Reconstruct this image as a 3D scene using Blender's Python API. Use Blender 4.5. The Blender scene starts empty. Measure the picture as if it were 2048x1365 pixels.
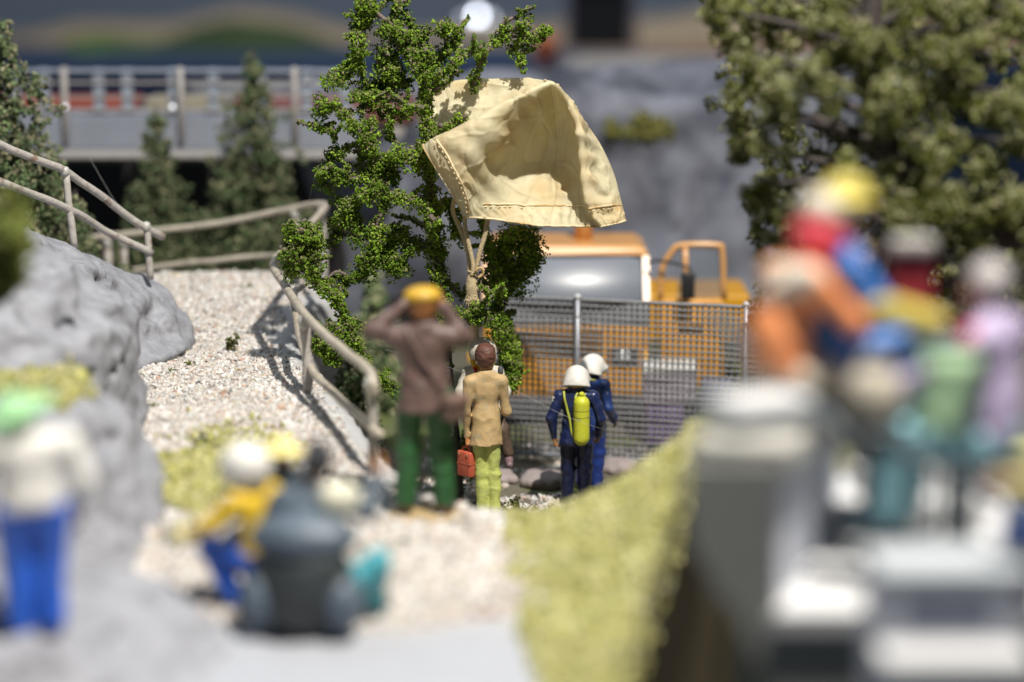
import bpy, bmesh, math, random
import numpy as np
from mathutils import Vector, Matrix

# ----------------------------------------------------------------------------
# Camera, lamps, exposure.  1 unit = one metre at the model's own scale (1:22.5),
# so a figurine is about 1.75 units tall and 78 mm in the real world.
# ----------------------------------------------------------------------------
scene = bpy.context.scene
scene.unit_settings.system = 'METRIC'
scene.unit_settings.scale_length = 1 / 22.5
COL = scene.collection

CAM_H = 6.4
PITCH = math.radians(10.3)
FPX = 4836.0                      # focal length in pixels of the 2048 px wide photograph
cam_d = bpy.data.cameras.new('camera')
cam_d.lens = 85.0
cam_d.sensor_width = 36.0
cam_d.clip_start = 0.1
cam_d.clip_end = 400
cam_d.dof.use_dof = True
cam_d.dof.focus_distance = 25.05
cam_d.dof.aperture_fstop = 0.195
cam = bpy.data.objects.new('camera', cam_d)
COL.objects.link(cam)
cam.location = (0, 0, CAM_H)
cam.rotation_euler = (math.pi / 2 - PITCH, 0, 0)
scene.camera = cam

world = bpy.data.worlds.new('World')
scene.world = world
world.use_nodes = True
bg = world.node_tree.nodes['Background']
bg.inputs['Color'].default_value = (0.68, 0.82, 1.0, 1)
bg.inputs['Strength'].default_value = 0.078

def lamp(name, kind, loc, target, power, color, size, blend=0.3, cone=60):
    d = bpy.data.lights.new(name, kind)
    d.energy = power
    d.color = color
    if kind == 'SPOT':
        d.shadow_soft_size = size
        d.spot_size = math.radians(cone)
        d.spot_blend = blend
    elif kind == 'AREA':
        d.shape = 'DISK'
        d.size = size
    o = bpy.data.objects.new(name, d)
    COL.objects.link(o)
    o.location = loc
    o.rotation_euler = (Vector(target) - Vector(loc)).to_track_quat('-Z', 'Y').to_euler()
    return o

# the exhibition spotlight over the layout, and a soft cool ceiling light
lamp('key_spotlight', 'SPOT', (5.6, 9.5, 27.5), (-0.3, 22.5, 1.5), 44000, (1.0, 0.95, 0.86), 0.22, 0.6, 62)
lamp('ceiling_light', 'AREA', (-9, 30, 34), (0, 26, 0), 2000, (0.8, 0.9, 1.0), 9.0)

lamp('backdrop_fill', 'AREA', (0, 62, 34), (0, 100, 0), 9000, (0.95, 0.97, 1.0), 14.0)  # unseen fill lamp added to brighten the far hills

vs = scene.view_settings
vs.view_transform = 'Standard'
vs.look = 'None'
vs.exposure = 0.48
vs.gamma = 1.0
vs.use_curve_mapping = False
scene.render.engine = 'CYCLES'
cy = scene.cycles
cy.use_denoising = True
cy.max_bounces = 6
cy.diffuse_bounces = 3
cy.glossy_bounces = 3
cy.transmission_bounces = 5
cy.transparent_max_bounces = 8
cy.caustics_reflective = False
cy.caustics_refractive = False
cy.sample_clamp_indirect = 4.0

rng = np.random.default_rng(7)
random.seed(7)

# ----------------------------------------------------------------------------
# layout helper: the point at distance Y from the camera seen at photo pixel (px, py)
# ----------------------------------------------------------------------------
CA, SA = math.cos(PITCH), math.sin(PITCH)
def P(px, py, Y):
    a = (px - 1024.0) / FPX
    b = (682.5 - py) / FPX
    d = np.array([a, CA + SA * b, -SA + CA * b])
    return np.array([0, 0, CAM_H]) + d * (Y / d[1])
def PX(px, Y, py=700):
    return P(px, py, Y)[0]
def SZ(n, Y, py=700):
    b = (682.5 - py) / FPX
    return n / FPX * Y / (CA + SA * b)

# ----------------------------------------------------------------------------
# numpy noise
# ----------------------------------------------------------------------------
def _hash(ix, iy, iz, seed):
    h = (ix * np.int64(374761393) + iy * np.int64(668265263) + iz * np.int64(1274126177) + np.int64(seed) * np.int64(974711)) & np.int64(0xFFFFFFFF)
    h = ((h ^ (h >> 13)) * np.int64(1103515245)) & np.int64(0xFFFFFFFF)
    h = h ^ (h >> 16)
    return (h & np.int64(0xFFFF)).astype(np.float32) / 65535.0
def vnoise(p, seed=0):
    p = np.asarray(p, np.float32)
    pi = np.floor(p).astype(np.int64)
    f = p - pi
    f = f * f * (3 - 2 * f)
    out = 0
    for dx in (0, 1):
        wx = f[..., 0] if dx else 1 - f[..., 0]
        for dy in (0, 1):
            wy = f[..., 1] if dy else 1 - f[..., 1]
            for dz in (0, 1):
                wz = f[..., 2] if dz else 1 - f[..., 2]
                out = out + wx * wy * wz * _hash(pi[..., 0] + dx, pi[..., 1] + dy, pi[..., 2] + dz, seed)
    return out * 2 - 1
def fbm(p, oct=4, seed=0, gain=0.5):
    p = np.asarray(p, np.float32)
    a, s, out = 1.0, 0.0, 0
    for i in range(oct):
        out = out + a * vnoise(p * (2.03 ** i) + 17.3 * i, seed + i)
        s += a
        a *= gain
    return out / s
def sstep(a, b, x):
    t = np.clip((x - a) / (b - a), 0, 1)
    return t * t * (3 - 2 * t)

# ----------------------------------------------------------------------------
# objects and materials
# ----------------------------------------------------------------------------
def link_mesh(name, V, F, mats, parent=None, smooth=True, midx=None, color=None, loops=None):
    """V (n,3), F (m,k) uniform faces, or F a list of tuples."""
    me = bpy.data.meshes.new(name)
    V = np.asarray(V, np.float32)
    if isinstance(F, np.ndarray):
        m, k = F.shape
        me.vertices.add(len(V)); me.vertices.foreach_set('co', V.ravel())
        me.loops.add(m * k); me.loops.foreach_set('vertex_index', F.astype(np.int32).ravel())
        me.polygons.add(m)
        me.polygons.foreach_set('loop_start', np.arange(0, m * k, k, dtype=np.int32))
        me.polygons.foreach_set('loop_total', np.full(m, k, np.int32))
    else:
        me.from_pydata([tuple(map(float, v)) for v in V], [], [tuple(int(i) for i in f) for f in F])
    if not isinstance(mats, (list, tuple)):
        mats = [mats]
    for mt in mats:
        me.materials.append(mt)
    n = len(me.polygons)
    if midx is not None:
        me.polygons.foreach_set('material_index', np.asarray(midx, np.int32))
    me.polygons.foreach_set('use_smooth', np.full(n, bool(smooth)))
    if color is not None:
        at = me.color_attributes.new('tint', 'FLOAT_COLOR', 'POINT')
        c = np.ones((len(V), 4), np.float32)
        c[:, :3] = color
        at.data.foreach_set('color', c.ravel())
    me.update(calc_edges=True)
    me.validate(verbose=False)
    o = bpy.data.objects.new(name, me)
    COL.objects.link(o)
    if parent is not None:
        o.parent = parent
    return o

def tag(o, label=None, cat=None, group=None, kind=None):
    if label: o['label'] = label
    if cat: o['category'] = cat
    if group: o['group'] = group
    if kind: o['kind'] = kind
    return o

def thing(name, label, cat, loc=(0, 0, 0), rotz=0.0, group=None):
    o = bpy.data.objects.new(name, None)
    COL.objects.link(o)
    o.location = tuple(float(v) for v in loc)
    o.rotation_euler = (0, 0, rotz)
    o.empty_display_size = 0.2
    return tag(o, label, cat, group)

def M(name, color, rough=0.6, var=0.12, scale=12.0, bump=0.0, bscale=60.0, spec=0.5, metal=0.0, coat=0.0,
      color2=None, c2scale=4.0, c2lo=0.5, c2hi=0.62, transl=0.0, emit=0.0, alpha=1.0, tint=False, sss=0.0):
    m = bpy.data.materials.new(name)
    m.use_nodes = True
    nt = m.node_tree
    N, L = nt.nodes, nt.links
    b = N['Principled BSDF']
    tc = N.new('ShaderNodeTexCoord')
    nz = N.new('ShaderNodeTexNoise')
    nz.inputs['Scale'].default_value = scale
    nz.inputs['Detail'].default_value = 6
    nz.inputs['Roughness'].default_value = 0.62
    L.new(tc.outputs['Object'], nz.inputs['Vector'])
    rp = N.new('ShaderNodeValToRGB')
    rp.color_ramp.elements[0].position = 0.28
    rp.color_ramp.elements[1].position = 0.74
    c = np.array(color)
    lo = np.clip(c * (1 - var), 0, 1); hi = np.clip(c * (1 + var), 0, 1)
    rp.color_ramp.elements[0].color = (*lo, 1)
    rp.color_ramp.elements[1].color = (*hi, 1)
    L.new(nz.outputs['Fac'], rp.inputs['Fac'])
    out = rp.outputs['Color']
    if color2 is not None:
        n2 = N.new('ShaderNodeTexNoise')
        n2.inputs['Scale'].default_value = c2scale
        n2.inputs['Detail'].default_value = 5
        L.new(tc.outputs['Object'], n2.inputs['Vector'])
        r2 = N.new('ShaderNodeValToRGB')
        r2.color_ramp.elements[0].position = c2lo
        r2.color_ramp.elements[1].position = c2hi
        L.new(n2.outputs['Fac'], r2.inputs['Fac'])
        mx = N.new('ShaderNodeMixRGB')
        L.new(r2.outputs['Color'], mx.inputs['Fac'])
        L.new(out, mx.inputs['Color1'])
        mx.inputs['Color2'].default_value = (*color2, 1)
        out = mx.outputs['Color']
    if tint:
        at = N.new('ShaderNodeAttribute')
        at.attribute_name = 'tint'
        mx = N.new('ShaderNodeMixRGB')
        mx.blend_type = 'MULTIPLY'
        mx.inputs['Fac'].default_value = 1.0
        L.new(at.outputs['Color'], mx.inputs['Color1'])
        L.new(out, mx.inputs['Color2'])
        out = mx.outputs['Color']
    L.new(out, b.inputs['Base Color'])
    b.inputs['Roughness'].default_value = rough
    b.inputs['Specular IOR Level'].default_value = spec
    b.inputs['Metallic'].default_value = metal
    b.inputs['Coat Weight'].default_value = coat
    b.inputs['Coat Roughness'].default_value = 0.15
    if sss > 0:
        b.inputs['Subsurface Weight'].default_value = sss
        b.inputs['Subsurface Radius'].default_value = (0.05, 0.03, 0.02)
    if bump > 0:
        nb = N.new('ShaderNodeTexNoise')
        nb.inputs['Scale'].default_value = bscale
        nb.inputs['Detail'].default_value = 5
        L.new(tc.outputs['Object'], nb.inputs['Vector'])
        bp = N.new('ShaderNodeBump')
        bp.inputs['Strength'].default_value = min(1.0, bump)
        bp.inputs['Distance'].default_value = 0.02 * max(1.0, bump)
        L.new(nb.outputs['Fac'], bp.inputs['Height'])
        L.new(bp.outputs['Normal'], b.inputs['Normal'])
    if emit > 0:
        b.inputs['Emission Color'].default_value = (*color, 1)
        b.inputs['Emission Strength'].default_value = emit
    if transl > 0:
        tr = N.new('ShaderNodeBsdfTranslucent')
        L.new(out, tr.inputs['Color'])
        ms = N.new('ShaderNodeMixShader')
        ms.inputs['Fac'].default_value = transl
        L.new(b.outputs['BSDF'], ms.inputs[1])
        L.new(tr.outputs['BSDF'], ms.inputs[2])
        L.new(ms.outputs['Shader'], N['Material Output'].inputs['Surface'])
    if alpha < 1:
        b.inputs['Alpha'].default_value = alpha
    return m

# ----------------------------------------------------------------------------
# polygon builder (boxes, tubes, prisms, lathes) collected into one mesh object
# ----------------------------------------------------------------------------
class MB:
    def __init__(s): s.v = []; s.f = []
    def add(s, V, F):
        o = len(s.v)
        s.v.extend([tuple(map(float, p)) for p in V])
        s.f.extend([tuple(int(i) + o for i in f) for f in F])
        return s
    def box(s, c, size, rot=None, bevel=0.0, seg=2):
        bm = bmesh.new()
        bmesh.ops.create_cube(bm, size=1.0)
        for v in bm.verts:
            v.co = Vector((v.co.x * size[0], v.co.y * size[1], v.co.z * size[2]))
        if bevel > 0:
            bmesh.ops.bevel(bm, geom=list(bm.edges), offset=min(bevel, min(size) * 0.45), segments=seg, affect='EDGES', profile=0.5)
        R = Matrix.Identity(3) if rot is None else rot
        bm.verts.index_update()
        V = [R @ v.co + Vector(c) for v in bm.verts]
        F = [[v.index for v in f.verts] for f in bm.faces]
        bm.free()
        return s.add(V, F)
    def tube(s, pts, r, seg=8, cap=True):
        pts = [Vector(p) for p in pts]
        n = len(pts)
        rs = r if hasattr(r, '__len__') else [r] * n
        V, F = [], []
        up = Vector((0, 0, 1))
        prev = None
        for i, p in enumerate(pts):
            t = (pts[min(i + 1, n - 1)] - pts[max(i - 1, 0)]).normalized()
            if prev is None:
                a = up if abs(t.z) < 0.9 else Vector((1, 0, 0))
                x = t.cross(a).normalized()
            else:
                x = (prev - t * prev.dot(t)).normalized()
            y = t.cross(x)
            prev = x
            for k in range(seg):
                an = 2 * math.pi * k / seg
                V.append(p + (x * math.cos(an) + y * math.sin(an)) * rs[i])
        for i in range(n - 1):
            for k in range(seg):
                a, b = i * seg + k, i * seg + (k + 1) % seg
                F.append((a, b, b + seg, a + seg))
        if cap:
            F.append(tuple(range(seg - 1, -1, -1)))
            F.append(tuple((n - 1) * seg + k for k in range(seg)))
        return s.add(V, F)
    def prism(s, poly, axis_pts):
        """poly: list of 3-D points (planar), extruded by the vector axis_pts."""
        n = len(poly)
        d = Vector(axis_pts)
        V = [Vector(p) for p in poly] + [Vector(p) + d for p in poly]
        F = [tuple(range(n - 1, -1, -1)), tuple(range(n, 2 * n))]
        for i in range(n):
            j = (i + 1) % n
            F.append((i, j, j + n, i + n))
        return s.add(V, F)
    def lathe(s, prof, c=(0, 0, 0), seg=16, rot=None):
        V, F = [], []
        R = Matrix.Identity(3) if rot is None else rot
        for (r, z) in prof:
            for k in range(seg):
                a = 2 * math.pi * k / seg
                V.append(R @ Vector((r * math.cos(a), r * math.sin(a), z)) + Vector(c))
        for i in range(len(prof) - 1):
            for k in range(seg):
                a, b = i * seg + k, i * seg + (k + 1) % seg
                F.append((a, b, b + seg, a + seg))
        F.append(tuple(range(seg - 1, -1, -1)))
        F.append(tuple((len(prof) - 1) * seg + k for k in range(seg)))
        return s.add(V, F)
    def build(s, name, mat, parent=None, smooth=False, origin=None):
        V = np.array(s.v, np.float32)
        if origin is None and parent is not None:
            p = parent
            while p.parent is not None:
                p = p.parent
            origin = p.location if p.rotation_euler[2] == 0 else None
        if origin is not None:
            V = V - np.array(origin, np.float32)
        return link_mesh(name, V, s.f, mat, parent, smooth)

def rotz(a): return Matrix.Rotation(a, 3, 'Z')
def rotx(a): return Matrix.Rotation(a, 3, 'X')
def roty(a): return Matrix.Rotation(a, 3, 'Y')

def catmull(pts, n=8):
    p = np.asarray(pts, float)
    p = np.vstack([2 * p[0] - p[1], p, 2 * p[-1] - p[-2]])
    out = []
    for i in range(1, len(p) - 2):
        for t in np.linspace(0, 1, n, endpoint=False):
            a, b, c, d = p[i - 1], p[i], p[i + 1], p[i + 2]
            out.append(0.5 * ((2 * b) + (-a + c) * t + (2 * a - 5 * b + 4 * c - d) * t ** 2 + (-a + 3 * b - 3 * c + d) * t ** 3))
    out.append(p[-2])
    return np.array(out)

# many small pieces in one mesh
_OCT = np.array([[1, 0, 0], [-1, 0, 0], [0, 1, 0], [0, -1, 0], [0, 0, 1], [0, 0, -1]], np.float32)
_OCTF = np.array([[0, 2, 4], [2, 1, 4], [1, 3, 4], [3, 0, 4], [2, 0, 5], [1, 2, 5], [3, 1, 5], [0, 3, 5]])
_TRI = np.array([[1, 0, 0], [-.5, .87, 0], [-.5, -.87, 0], [0, 0, 1], [0, 0, -1]], np.float32)
_TRIF = np.array([[0, 1, 3], [1, 2, 3], [2, 0, 3], [1, 0, 4], [2, 1, 4], [0, 2, 4]])
def rand_rot(n, g):
    q = g.normal(size=(n, 4)); q /= np.linalg.norm(q, axis=1)[:, None]
    w, x, y, z = q.T
    return np.stack([np.stack([1 - 2 * (y * y + z * z), 2 * (x * y - z * w), 2 * (x * z + y * w)], 1),
                     np.stack([2 * (x * y + z * w), 1 - 2 * (x * x + z * z), 2 * (y * z - x * w)], 1),
                     np.stack([2 * (x * z - y * w), 2 * (y * z + x * w), 1 - 2 * (x * x + y * y)], 1)], 1)
def bits(name, pts, size, mat, col, parent=None, shape='oct', jit=0.35, flat=None, origin=None, g=rng):
    n = len(pts)
    base, fc = (_OCT, _OCTF) if shape == 'oct' else (_TRI, _TRIF)
    k = len(base)
    R = rand_rot(n, g)
    sc = np.asarray(size).reshape(-1, 1, 1) * (1 + jit * g.uniform(-1, 1, (n, k, 1)))
    an = 1 + 0.3 * g.uniform(-1, 1, (n, 1, 3))
    B = base[None] * sc * an
    V = np.einsum('nij,nkj->nki', R, B)
    if flat is not None:
        V[..., 2] *= flat
    V = V + np.asarray(pts)[:, None, :]
    F = (fc[None] + (np.arange(n) * k)[:, None, None]).reshape(-1, 3)
    C = np.repeat(np.asarray(col), k, axis=0)
    V = V.reshape(-1, 3)
    if origin is not None:
        V = V - np.asarray(origin)
    return link_mesh(name, V, F, mat, parent, False, color=C)

# ----------------------------------------------------------------------------
# signed-distance modelling (figurines, rocks): primitives -> grid -> surface nets
# ----------------------------------------------------------------------------
def sd_rc(p, a, b, ra, rb, flat=1.0):
    a = np.asarray(a, np.float32); b = np.asarray(b, np.float32)
    ba = b - a
    q = p - a
    t = np.clip((q @ ba) / max(1e-9, float(ba @ ba)), 0, 1)
    d = q - t[..., None] * ba
    if flat != 1.0:
        d = d * np.array([1, 1 / flat, 1], np.float32)
        return (np.linalg.norm(d, axis=-1) - (ra + t * (rb - ra))) * min(1.0, flat)
    return np.linalg.norm(d, axis=-1) - (ra + t * (rb - ra))
def sd_el(p, c, r, R=None):
    q = p - np.asarray(c, np.float32)
    if R is not None:
        q = q @ np.array(R, np.float32)
    r = np.asarray(r, np.float32)
    k0 = np.linalg.norm(q / r, axis=-1)
    k1 = np.linalg.norm(q / (r * r), axis=-1)
    return k0 * (k0 - 1) / np.maximum(k1, 1e-6)
def sd_bx(p, c, h, rd, R=None):
    q = p - np.asarray(c, np.float32)
    if R is not None:
        q = q @ np.array(R, np.float32)
    q = np.abs(q) - (np.asarray(h, np.float32) - rd)
    return np.linalg.norm(np.maximum(q, 0), axis=-1) + np.minimum(q.max(-1), 0) - rd
def prim_bounds(pr):
    if pr[0] == 'rc':
        a, b = np.asarray(pr[1]), np.asarray(pr[2]); r = max(pr[3], pr[4])
        return np.minimum(a, b) - r, np.maximum(a, b) + r
    c = np.asarray(pr[1]); r = float(np.linalg.norm(pr[2])) if pr[0] == 'bx' else float(np.max(pr[2]))
    return c - r, c + r
def prim_eval(pr, p):
    if pr[0] == 'rc': return sd_rc(p, *pr[1:])
    if pr[0] == 'el': return sd_el(p, *pr[1:])
    return sd_bx(p, *pr[1:])
def smin(a, b, k):
    if k <= 0: return np.minimum(a, b)
    h = np.clip(0.5 + 0.5 * (b - a) / k, 0, 1)
    return b + (a - b) * h - k * h * (1 - h)

def sdf_mesh(groups, h, pad=0.06):
    """groups: list of dict(prims=[...], k=.., clip=[(n, d)..], parts=[subgroups], noise=(amp, freq(3), seed)).
    returns V, F(quads), face group index."""
    allp = []
    def collect(gp):
        for pr in gp.get('prims', []): allp.append(pr)
        for s in gp.get('parts', []): collect(s)
    for gp in groups: collect(gp)
    lo = np.min([prim_bounds(p)[0] for p in allp], axis=0) - pad
    hi = np.max([prim_bounds(p)[1] for p in allp], axis=0) + pad
    n = np.ceil((hi - lo) / h).astype(int) + 1
    ax = [lo[i] + h * np.arange(n[i]) for i in range(3)]
    def ev(gp):
        F = np.full(n, 1.0, np.float32)
        k = gp.get('k', 0.02)
        mg = k + 3 * h + 0.02
        for pr in gp.get('prims', []):
            a, b = prim_bounds(pr)
            i0 = np.clip(np.floor((a - mg - lo) / h).astype(int), 0, n - 1)
            i1 = np.clip(np.ceil((b + mg - lo) / h).astype(int) + 1, 1, n)
            sl = tuple(slice(i0[j], i1[j]) for j in range(3))
            G = np.stack(np.meshgrid(ax[0][sl[0]], ax[1][sl[1]], ax[2][sl[2]], indexing='ij'), -1).astype(np.float32)
            F[sl] = smin(F[sl], prim_eval(pr, G).astype(np.float32), k)
        for s in gp.get('parts', []):
            F = smin(F, ev(s), s.get('join', k))
        for (nn, d) in gp.get('clip', []):
            nn = np.asarray(nn, float)
            pl = (ax[0][:, None, None] * nn[0] + ax[1][None, :, None] * nn[1] + ax[2][None, None, :] * nn[2] - d).astype(np.float32)
            F = np.maximum(F, pl)
        if 'noise' in gp:
            for (amp, fr, sd) in gp['noise']:
                mk = np.abs(F) < abs(amp) + 4 * h
                ii = np.argwhere(mk)
                pp = lo + ii * h
                nv = fbm(pp * np.asarray(fr), 3, sd)
                F[mk] += amp * nv if amp > 0 else amp * (1 - 3.2 * np.abs(nv))
        return F
    best = None
    for gi, gp in enumerate(groups):
        F = ev(gp)
        if best is None:
            best = F; lab = np.zeros(n, np.int16)
        else:
            w = F < best
            lab[w] = gi
            best = np.minimum(best, F)
    V, Q = surface_nets(best, lo, h)
    c = V[Q].mean(1)
    ii = np.clip(np.round((c - lo) / h).astype(int), 0, n - 1)
    return V, Q, lab[ii[:, 0], ii[:, 1], ii[:, 2]]

def surface_nets(F, lo, h):
    S = F < 0
    cs = np.zeros(tuple(np.array(F.shape) - 1), np.int8)
    for dx in (0, 1):
        for dy in (0, 1):
            for dz in (0, 1):
                cs += S[dx:F.shape[0] - 1 + dx, dy:F.shape[1] - 1 + dy, dz:F.shape[2] - 1 + dz]
    idx = np.argwhere((cs > 0) & (cs < 8))
    corners = np.array([[x, y, z] for x in (0, 1) for y in (0, 1) for z in (0, 1)])
    vals = np.stack([F[idx[:, 0] + c[0], idx[:, 1] + c[1], idx[:, 2] + c[2]] for c in corners], 1)
    acc = np.zeros((len(idx), 3)); cnt = np.zeros(len(idx))
    for i in range(8):
        for j in range(i + 1, 8):
            if np.abs(corners[i] - corners[j]).sum() != 1: continue
            a, b = vals[:, i], vals[:, j]
            m = (a < 0) != (b < 0)
            t = a[m] / (a[m] - b[m])
            acc[m] += corners[i] + t[:, None] * (corners[j] - corners[i])
            cnt[m] += 1
    V = lo + (idx + acc / cnt[:, None]) * h
    vid = np.full(cs.shape, -1, np.int64)
    vid[idx[:, 0], idx[:, 1], idx[:, 2]] = np.arange(len(idx))
    quads = []
    for axis in range(3):
        A = S if axis == 0 else (S.transpose(1, 2, 0) if axis == 1 else S.transpose(2, 0, 1))
        W = vid if axis == 0 else (vid.transpose(1, 2, 0) if axis == 1 else vid.transpose(2, 0, 1))
        e = np.argwhere(A[:-1, 1:-1, 1:-1] != A[1:, 1:-1, 1:-1])
        i, j, k = e[:, 0], e[:, 1] + 1, e[:, 2] + 1
        q = np.stack([W[i, j - 1, k - 1], W[i, j, k - 1], W[i, j, k], W[i, j - 1, k]], 1)
        fl = A[i, j, k]
        q[~fl] = q[~fl][:, ::-1]
        quads.append(q)
    return V, np.concatenate(quads)
# ----------------------------------------------------------------------------
# the ground: one sheet with the gravel path, the pit, the mossy bank, the cavity
# ----------------------------------------------------------------------------
PIT = np.array([(-0.55, 20.1), (-0.84, 20.9), (-1.2, 21.9), (-1.66, 23.6), (-2.05, 25.2), (-2.36, 26.4), (-2.25, 27.4), (-2.0, 28.2),
                (-2.2, 29.6), (-9.0, 29.4), (-9.0, 60.0), (12.0, 60.0), (12.0, 18.7), (1.8, 18.75), (0.9, 19.1), (0.1, 19.75)])
def pit_dist(x, y):
    """signed distance to the pit polygon, positive inside"""
    d = np.full(x.shape, 1e9)
    inside = np.zeros(x.shape, bool)
    n = len(PIT)
    for i in range(n):
        a, b = PIT[i], PIT[(i + 1) % n]
        e = b - a
        t = np.clip(((x - a[0]) * e[0] + (y - a[1]) * e[1]) / (e @ e), 0, 1)
        d = np.minimum(d, np.hypot(x - a[0] - t * e[0], y - a[1] - t * e[1]))
        c = ((a[1] > y) != (b[1] > y)) & (x < (b[0] - a[0]) * (y - a[1]) / (b[1] - a[1] + 1e-12) + a[0])
        inside ^= c
    return np.where(inside, d, -d)
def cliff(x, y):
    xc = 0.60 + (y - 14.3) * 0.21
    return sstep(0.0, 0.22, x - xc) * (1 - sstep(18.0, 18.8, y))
def ground_z(x, y, detail=True):
    x = np.asarray(x, float); y = np.asarray(y, float)
    d = pit_dist(x, y)
    nz = fbm(np.stack([x * 0.9, y * 0.9, x * 0], -1), 3, 3)
    pl = 1.62 + 0.07 * nz - 0.27 * sstep(16.6, 19.6, y) * sstep(-2.0, -0.9, x) + 0.28 * sstep(25.5, 29, y)
    pl = pl + 0.98 * np.clip((x + 0.08 * nz) / 1.6, 0, 1) ** 1.6 * sstep(13.0, 18.0, y) * (x > -0.3)
    pl = pl + (0.15 * sstep(16.2, 14.0, y) if False else 0)
    pl = pl - 1.3 * cliff(x, y)
    low = -0.02 + 0.06 * nz - 0.9 * sstep(28.6, 30.0, y) * sstep(-2.2, -2.9, x)
    s = sstep(-0.12, 0.42, d + 0.07 * nz)
    z = pl * (1 - s) + low * s
    if detail:
        z = z + 0.012 * fbm(np.stack([x * 9, y * 9, x * 0], -1), 3, 11)
    return z
def gz(x, y):
    return float(ground_z(np.array([x]), np.array([y]), False)[0])

def build_ground():
    xs = np.arange(-8, 9.01, 0.085); ys = np.concatenate([np.arange(10.5, 31, 0.085), np.arange(31, 61, 0.5)])
    X, Y = np.meshgrid(xs, ys, indexing='ij')
    Z = ground_z(X, Y)
    V = np.stack([X, Y, Z], -1).reshape(-1, 3)
    nx, ny = X.shape
    i = np.arange(nx - 1)[:, None] * ny + np.arange(ny - 1)[None]
    F = np.stack([i, i + ny, i + ny + 1, i + 1], -1).reshape(-1, 4)
    d = pit_dist(X, Y).ravel()
    x, y = V[:, 0], V[:, 1]
    nz = fbm(np.stack([x * 1.6, y * 1.6, x * 0], -1), 4, 21)
    col = np.tile(np.array([0.50, 0.47, 0.44]), (len(V), 1))
    def mix(c, w):
        nonlocal col
        w = np.clip(w, 0, 1)[:, None]
        col = col * (1 - w) + np.array(c) * w
    mix((0.50, 0.50, 0.51), sstep(-0.5, -0.28, d + 0.16 * nz) * (y > 19.6) * (x < 0))          # plaster rim
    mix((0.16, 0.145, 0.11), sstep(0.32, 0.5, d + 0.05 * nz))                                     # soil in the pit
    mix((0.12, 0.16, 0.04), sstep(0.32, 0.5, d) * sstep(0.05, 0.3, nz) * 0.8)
    mix((0.40, 0.415, 0.46), sstep(16.0, 15.2, y + 0.5 * nz) * (x > -2.6))                         # bare pale plaster
    mix((0.52, 0.51, 0.24), sstep(-0.02, 0.1, x + 0.16 * nz + 0.03 * (y - 17)) * (1 - sstep(0.1, 0.3, d)) * (y < 20.6))
    mix((0.02, 0.016, 0.008), cliff(x + 0.1, y) * 1.5)  # near-black tint painted in as the shade inside the cavity
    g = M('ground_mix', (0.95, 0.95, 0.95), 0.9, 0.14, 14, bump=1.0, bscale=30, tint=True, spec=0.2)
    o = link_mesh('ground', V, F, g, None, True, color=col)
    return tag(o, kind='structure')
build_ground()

def gravel(name, n, x0, x1, y0, y1, r0, r1, keep, label):
    x = rng.uniform(x0, x1, n); y = rng.uniform(y0, y1, n)
    m = keep(x, y)
    x, y = x[m], y[m]
    z = ground_z(x, y)
    r = rng.uniform(r0, r1, len(x)) * np.where(rng.random(len(x)) < 0.06, 1.7, 1.0)
    pal = np.array([[.80, .78, .75], [.74, .70, .66], [.86, .85, .83], [.66, .58, .52], [.72, .60, .52], [.62, .40, .30],
                    [.50, .46, .43], [.70, .62, .46], [.10, .10, .11], [.82, .74, .70]])
    w = np.array([.22, .2, .16, .10, .09, .035, .08, .05, .016, .07]); w /= w.sum()
    c = pal[rng.choice(len(pal), len(x), p=w)] * rng.uniform(0.62, 0.95, (len(x), 1))
    m = bpy.data.materials.get('gravel_stone') or M('gravel_stone', (1, 1, 1), 0.55, 0.06, 40, tint=True, spec=0.4)
    o = bits(name, np.stack([x, y, z + r * 0.3], -1), r, m, c, shape='oct', jit=0.42)
    return tag(o, label, 'gravel', kind='stuff')

def on_path(x, y):
    d = pit_dist(x, y)
    nz = fbm(np.stack([x * 1.6, y * 1.6, x * 0], -1), 4, 21)
    moss = np.hypot((x + 2.62) / 0.5, (y - 20.0) / 1.5) + 0.5 * nz < 0.9
    edge = d + 0.16 * nz < -0.36 + 0.18 * rng.random(len(x)) * (rng.random(len(x)) < 0.3)
    return edge & ~(moss & (rng.random(len(x)) < 0.9))
gravel('path_gravel', 68000, -4.4, -0.7, 20.0, 29.4, 0.012, 0.025, on_path, 'white and pinkish crushed stone on the path beside the railing')
def on_front(x, y):
    d = pit_dist(x, y)
    nz = fbm(np.stack([x * 1.6, y * 1.6, x * 0], -1), 4, 21)
    return (d < -0.05) & (y + 0.5 * nz > 15.7) & (x + 0.16 * nz + 0.03 * (y - 17) < 0.05 + 0.15 * rng.random(len(x))) & ~(np.hypot((x + 2.62) / 0.5, (y - 20.0) / 1.5) + 0.5 * nz < 0.9)
gravel('foreground_gravel', 27000, -3.4, 0.6, 15.0, 20.4, 0.017, 0.034, on_front, 'pale gravel on the near ground below the standing man')
def in_pit(x, y):
    d = pit_dist(x, y)
    nz = fbm(np.stack([x * 2.2, y * 2.2, x * 0], -1), 3, 31)
    return (d > 0.3) & (nz > -0.15)
gravel('pit_gravel', 5200, -1.0, 2.2, 23.5, 28.2, 0.02, 0.045, in_pit, 'pale broken stone on the dark soil under the wire fence')

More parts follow.
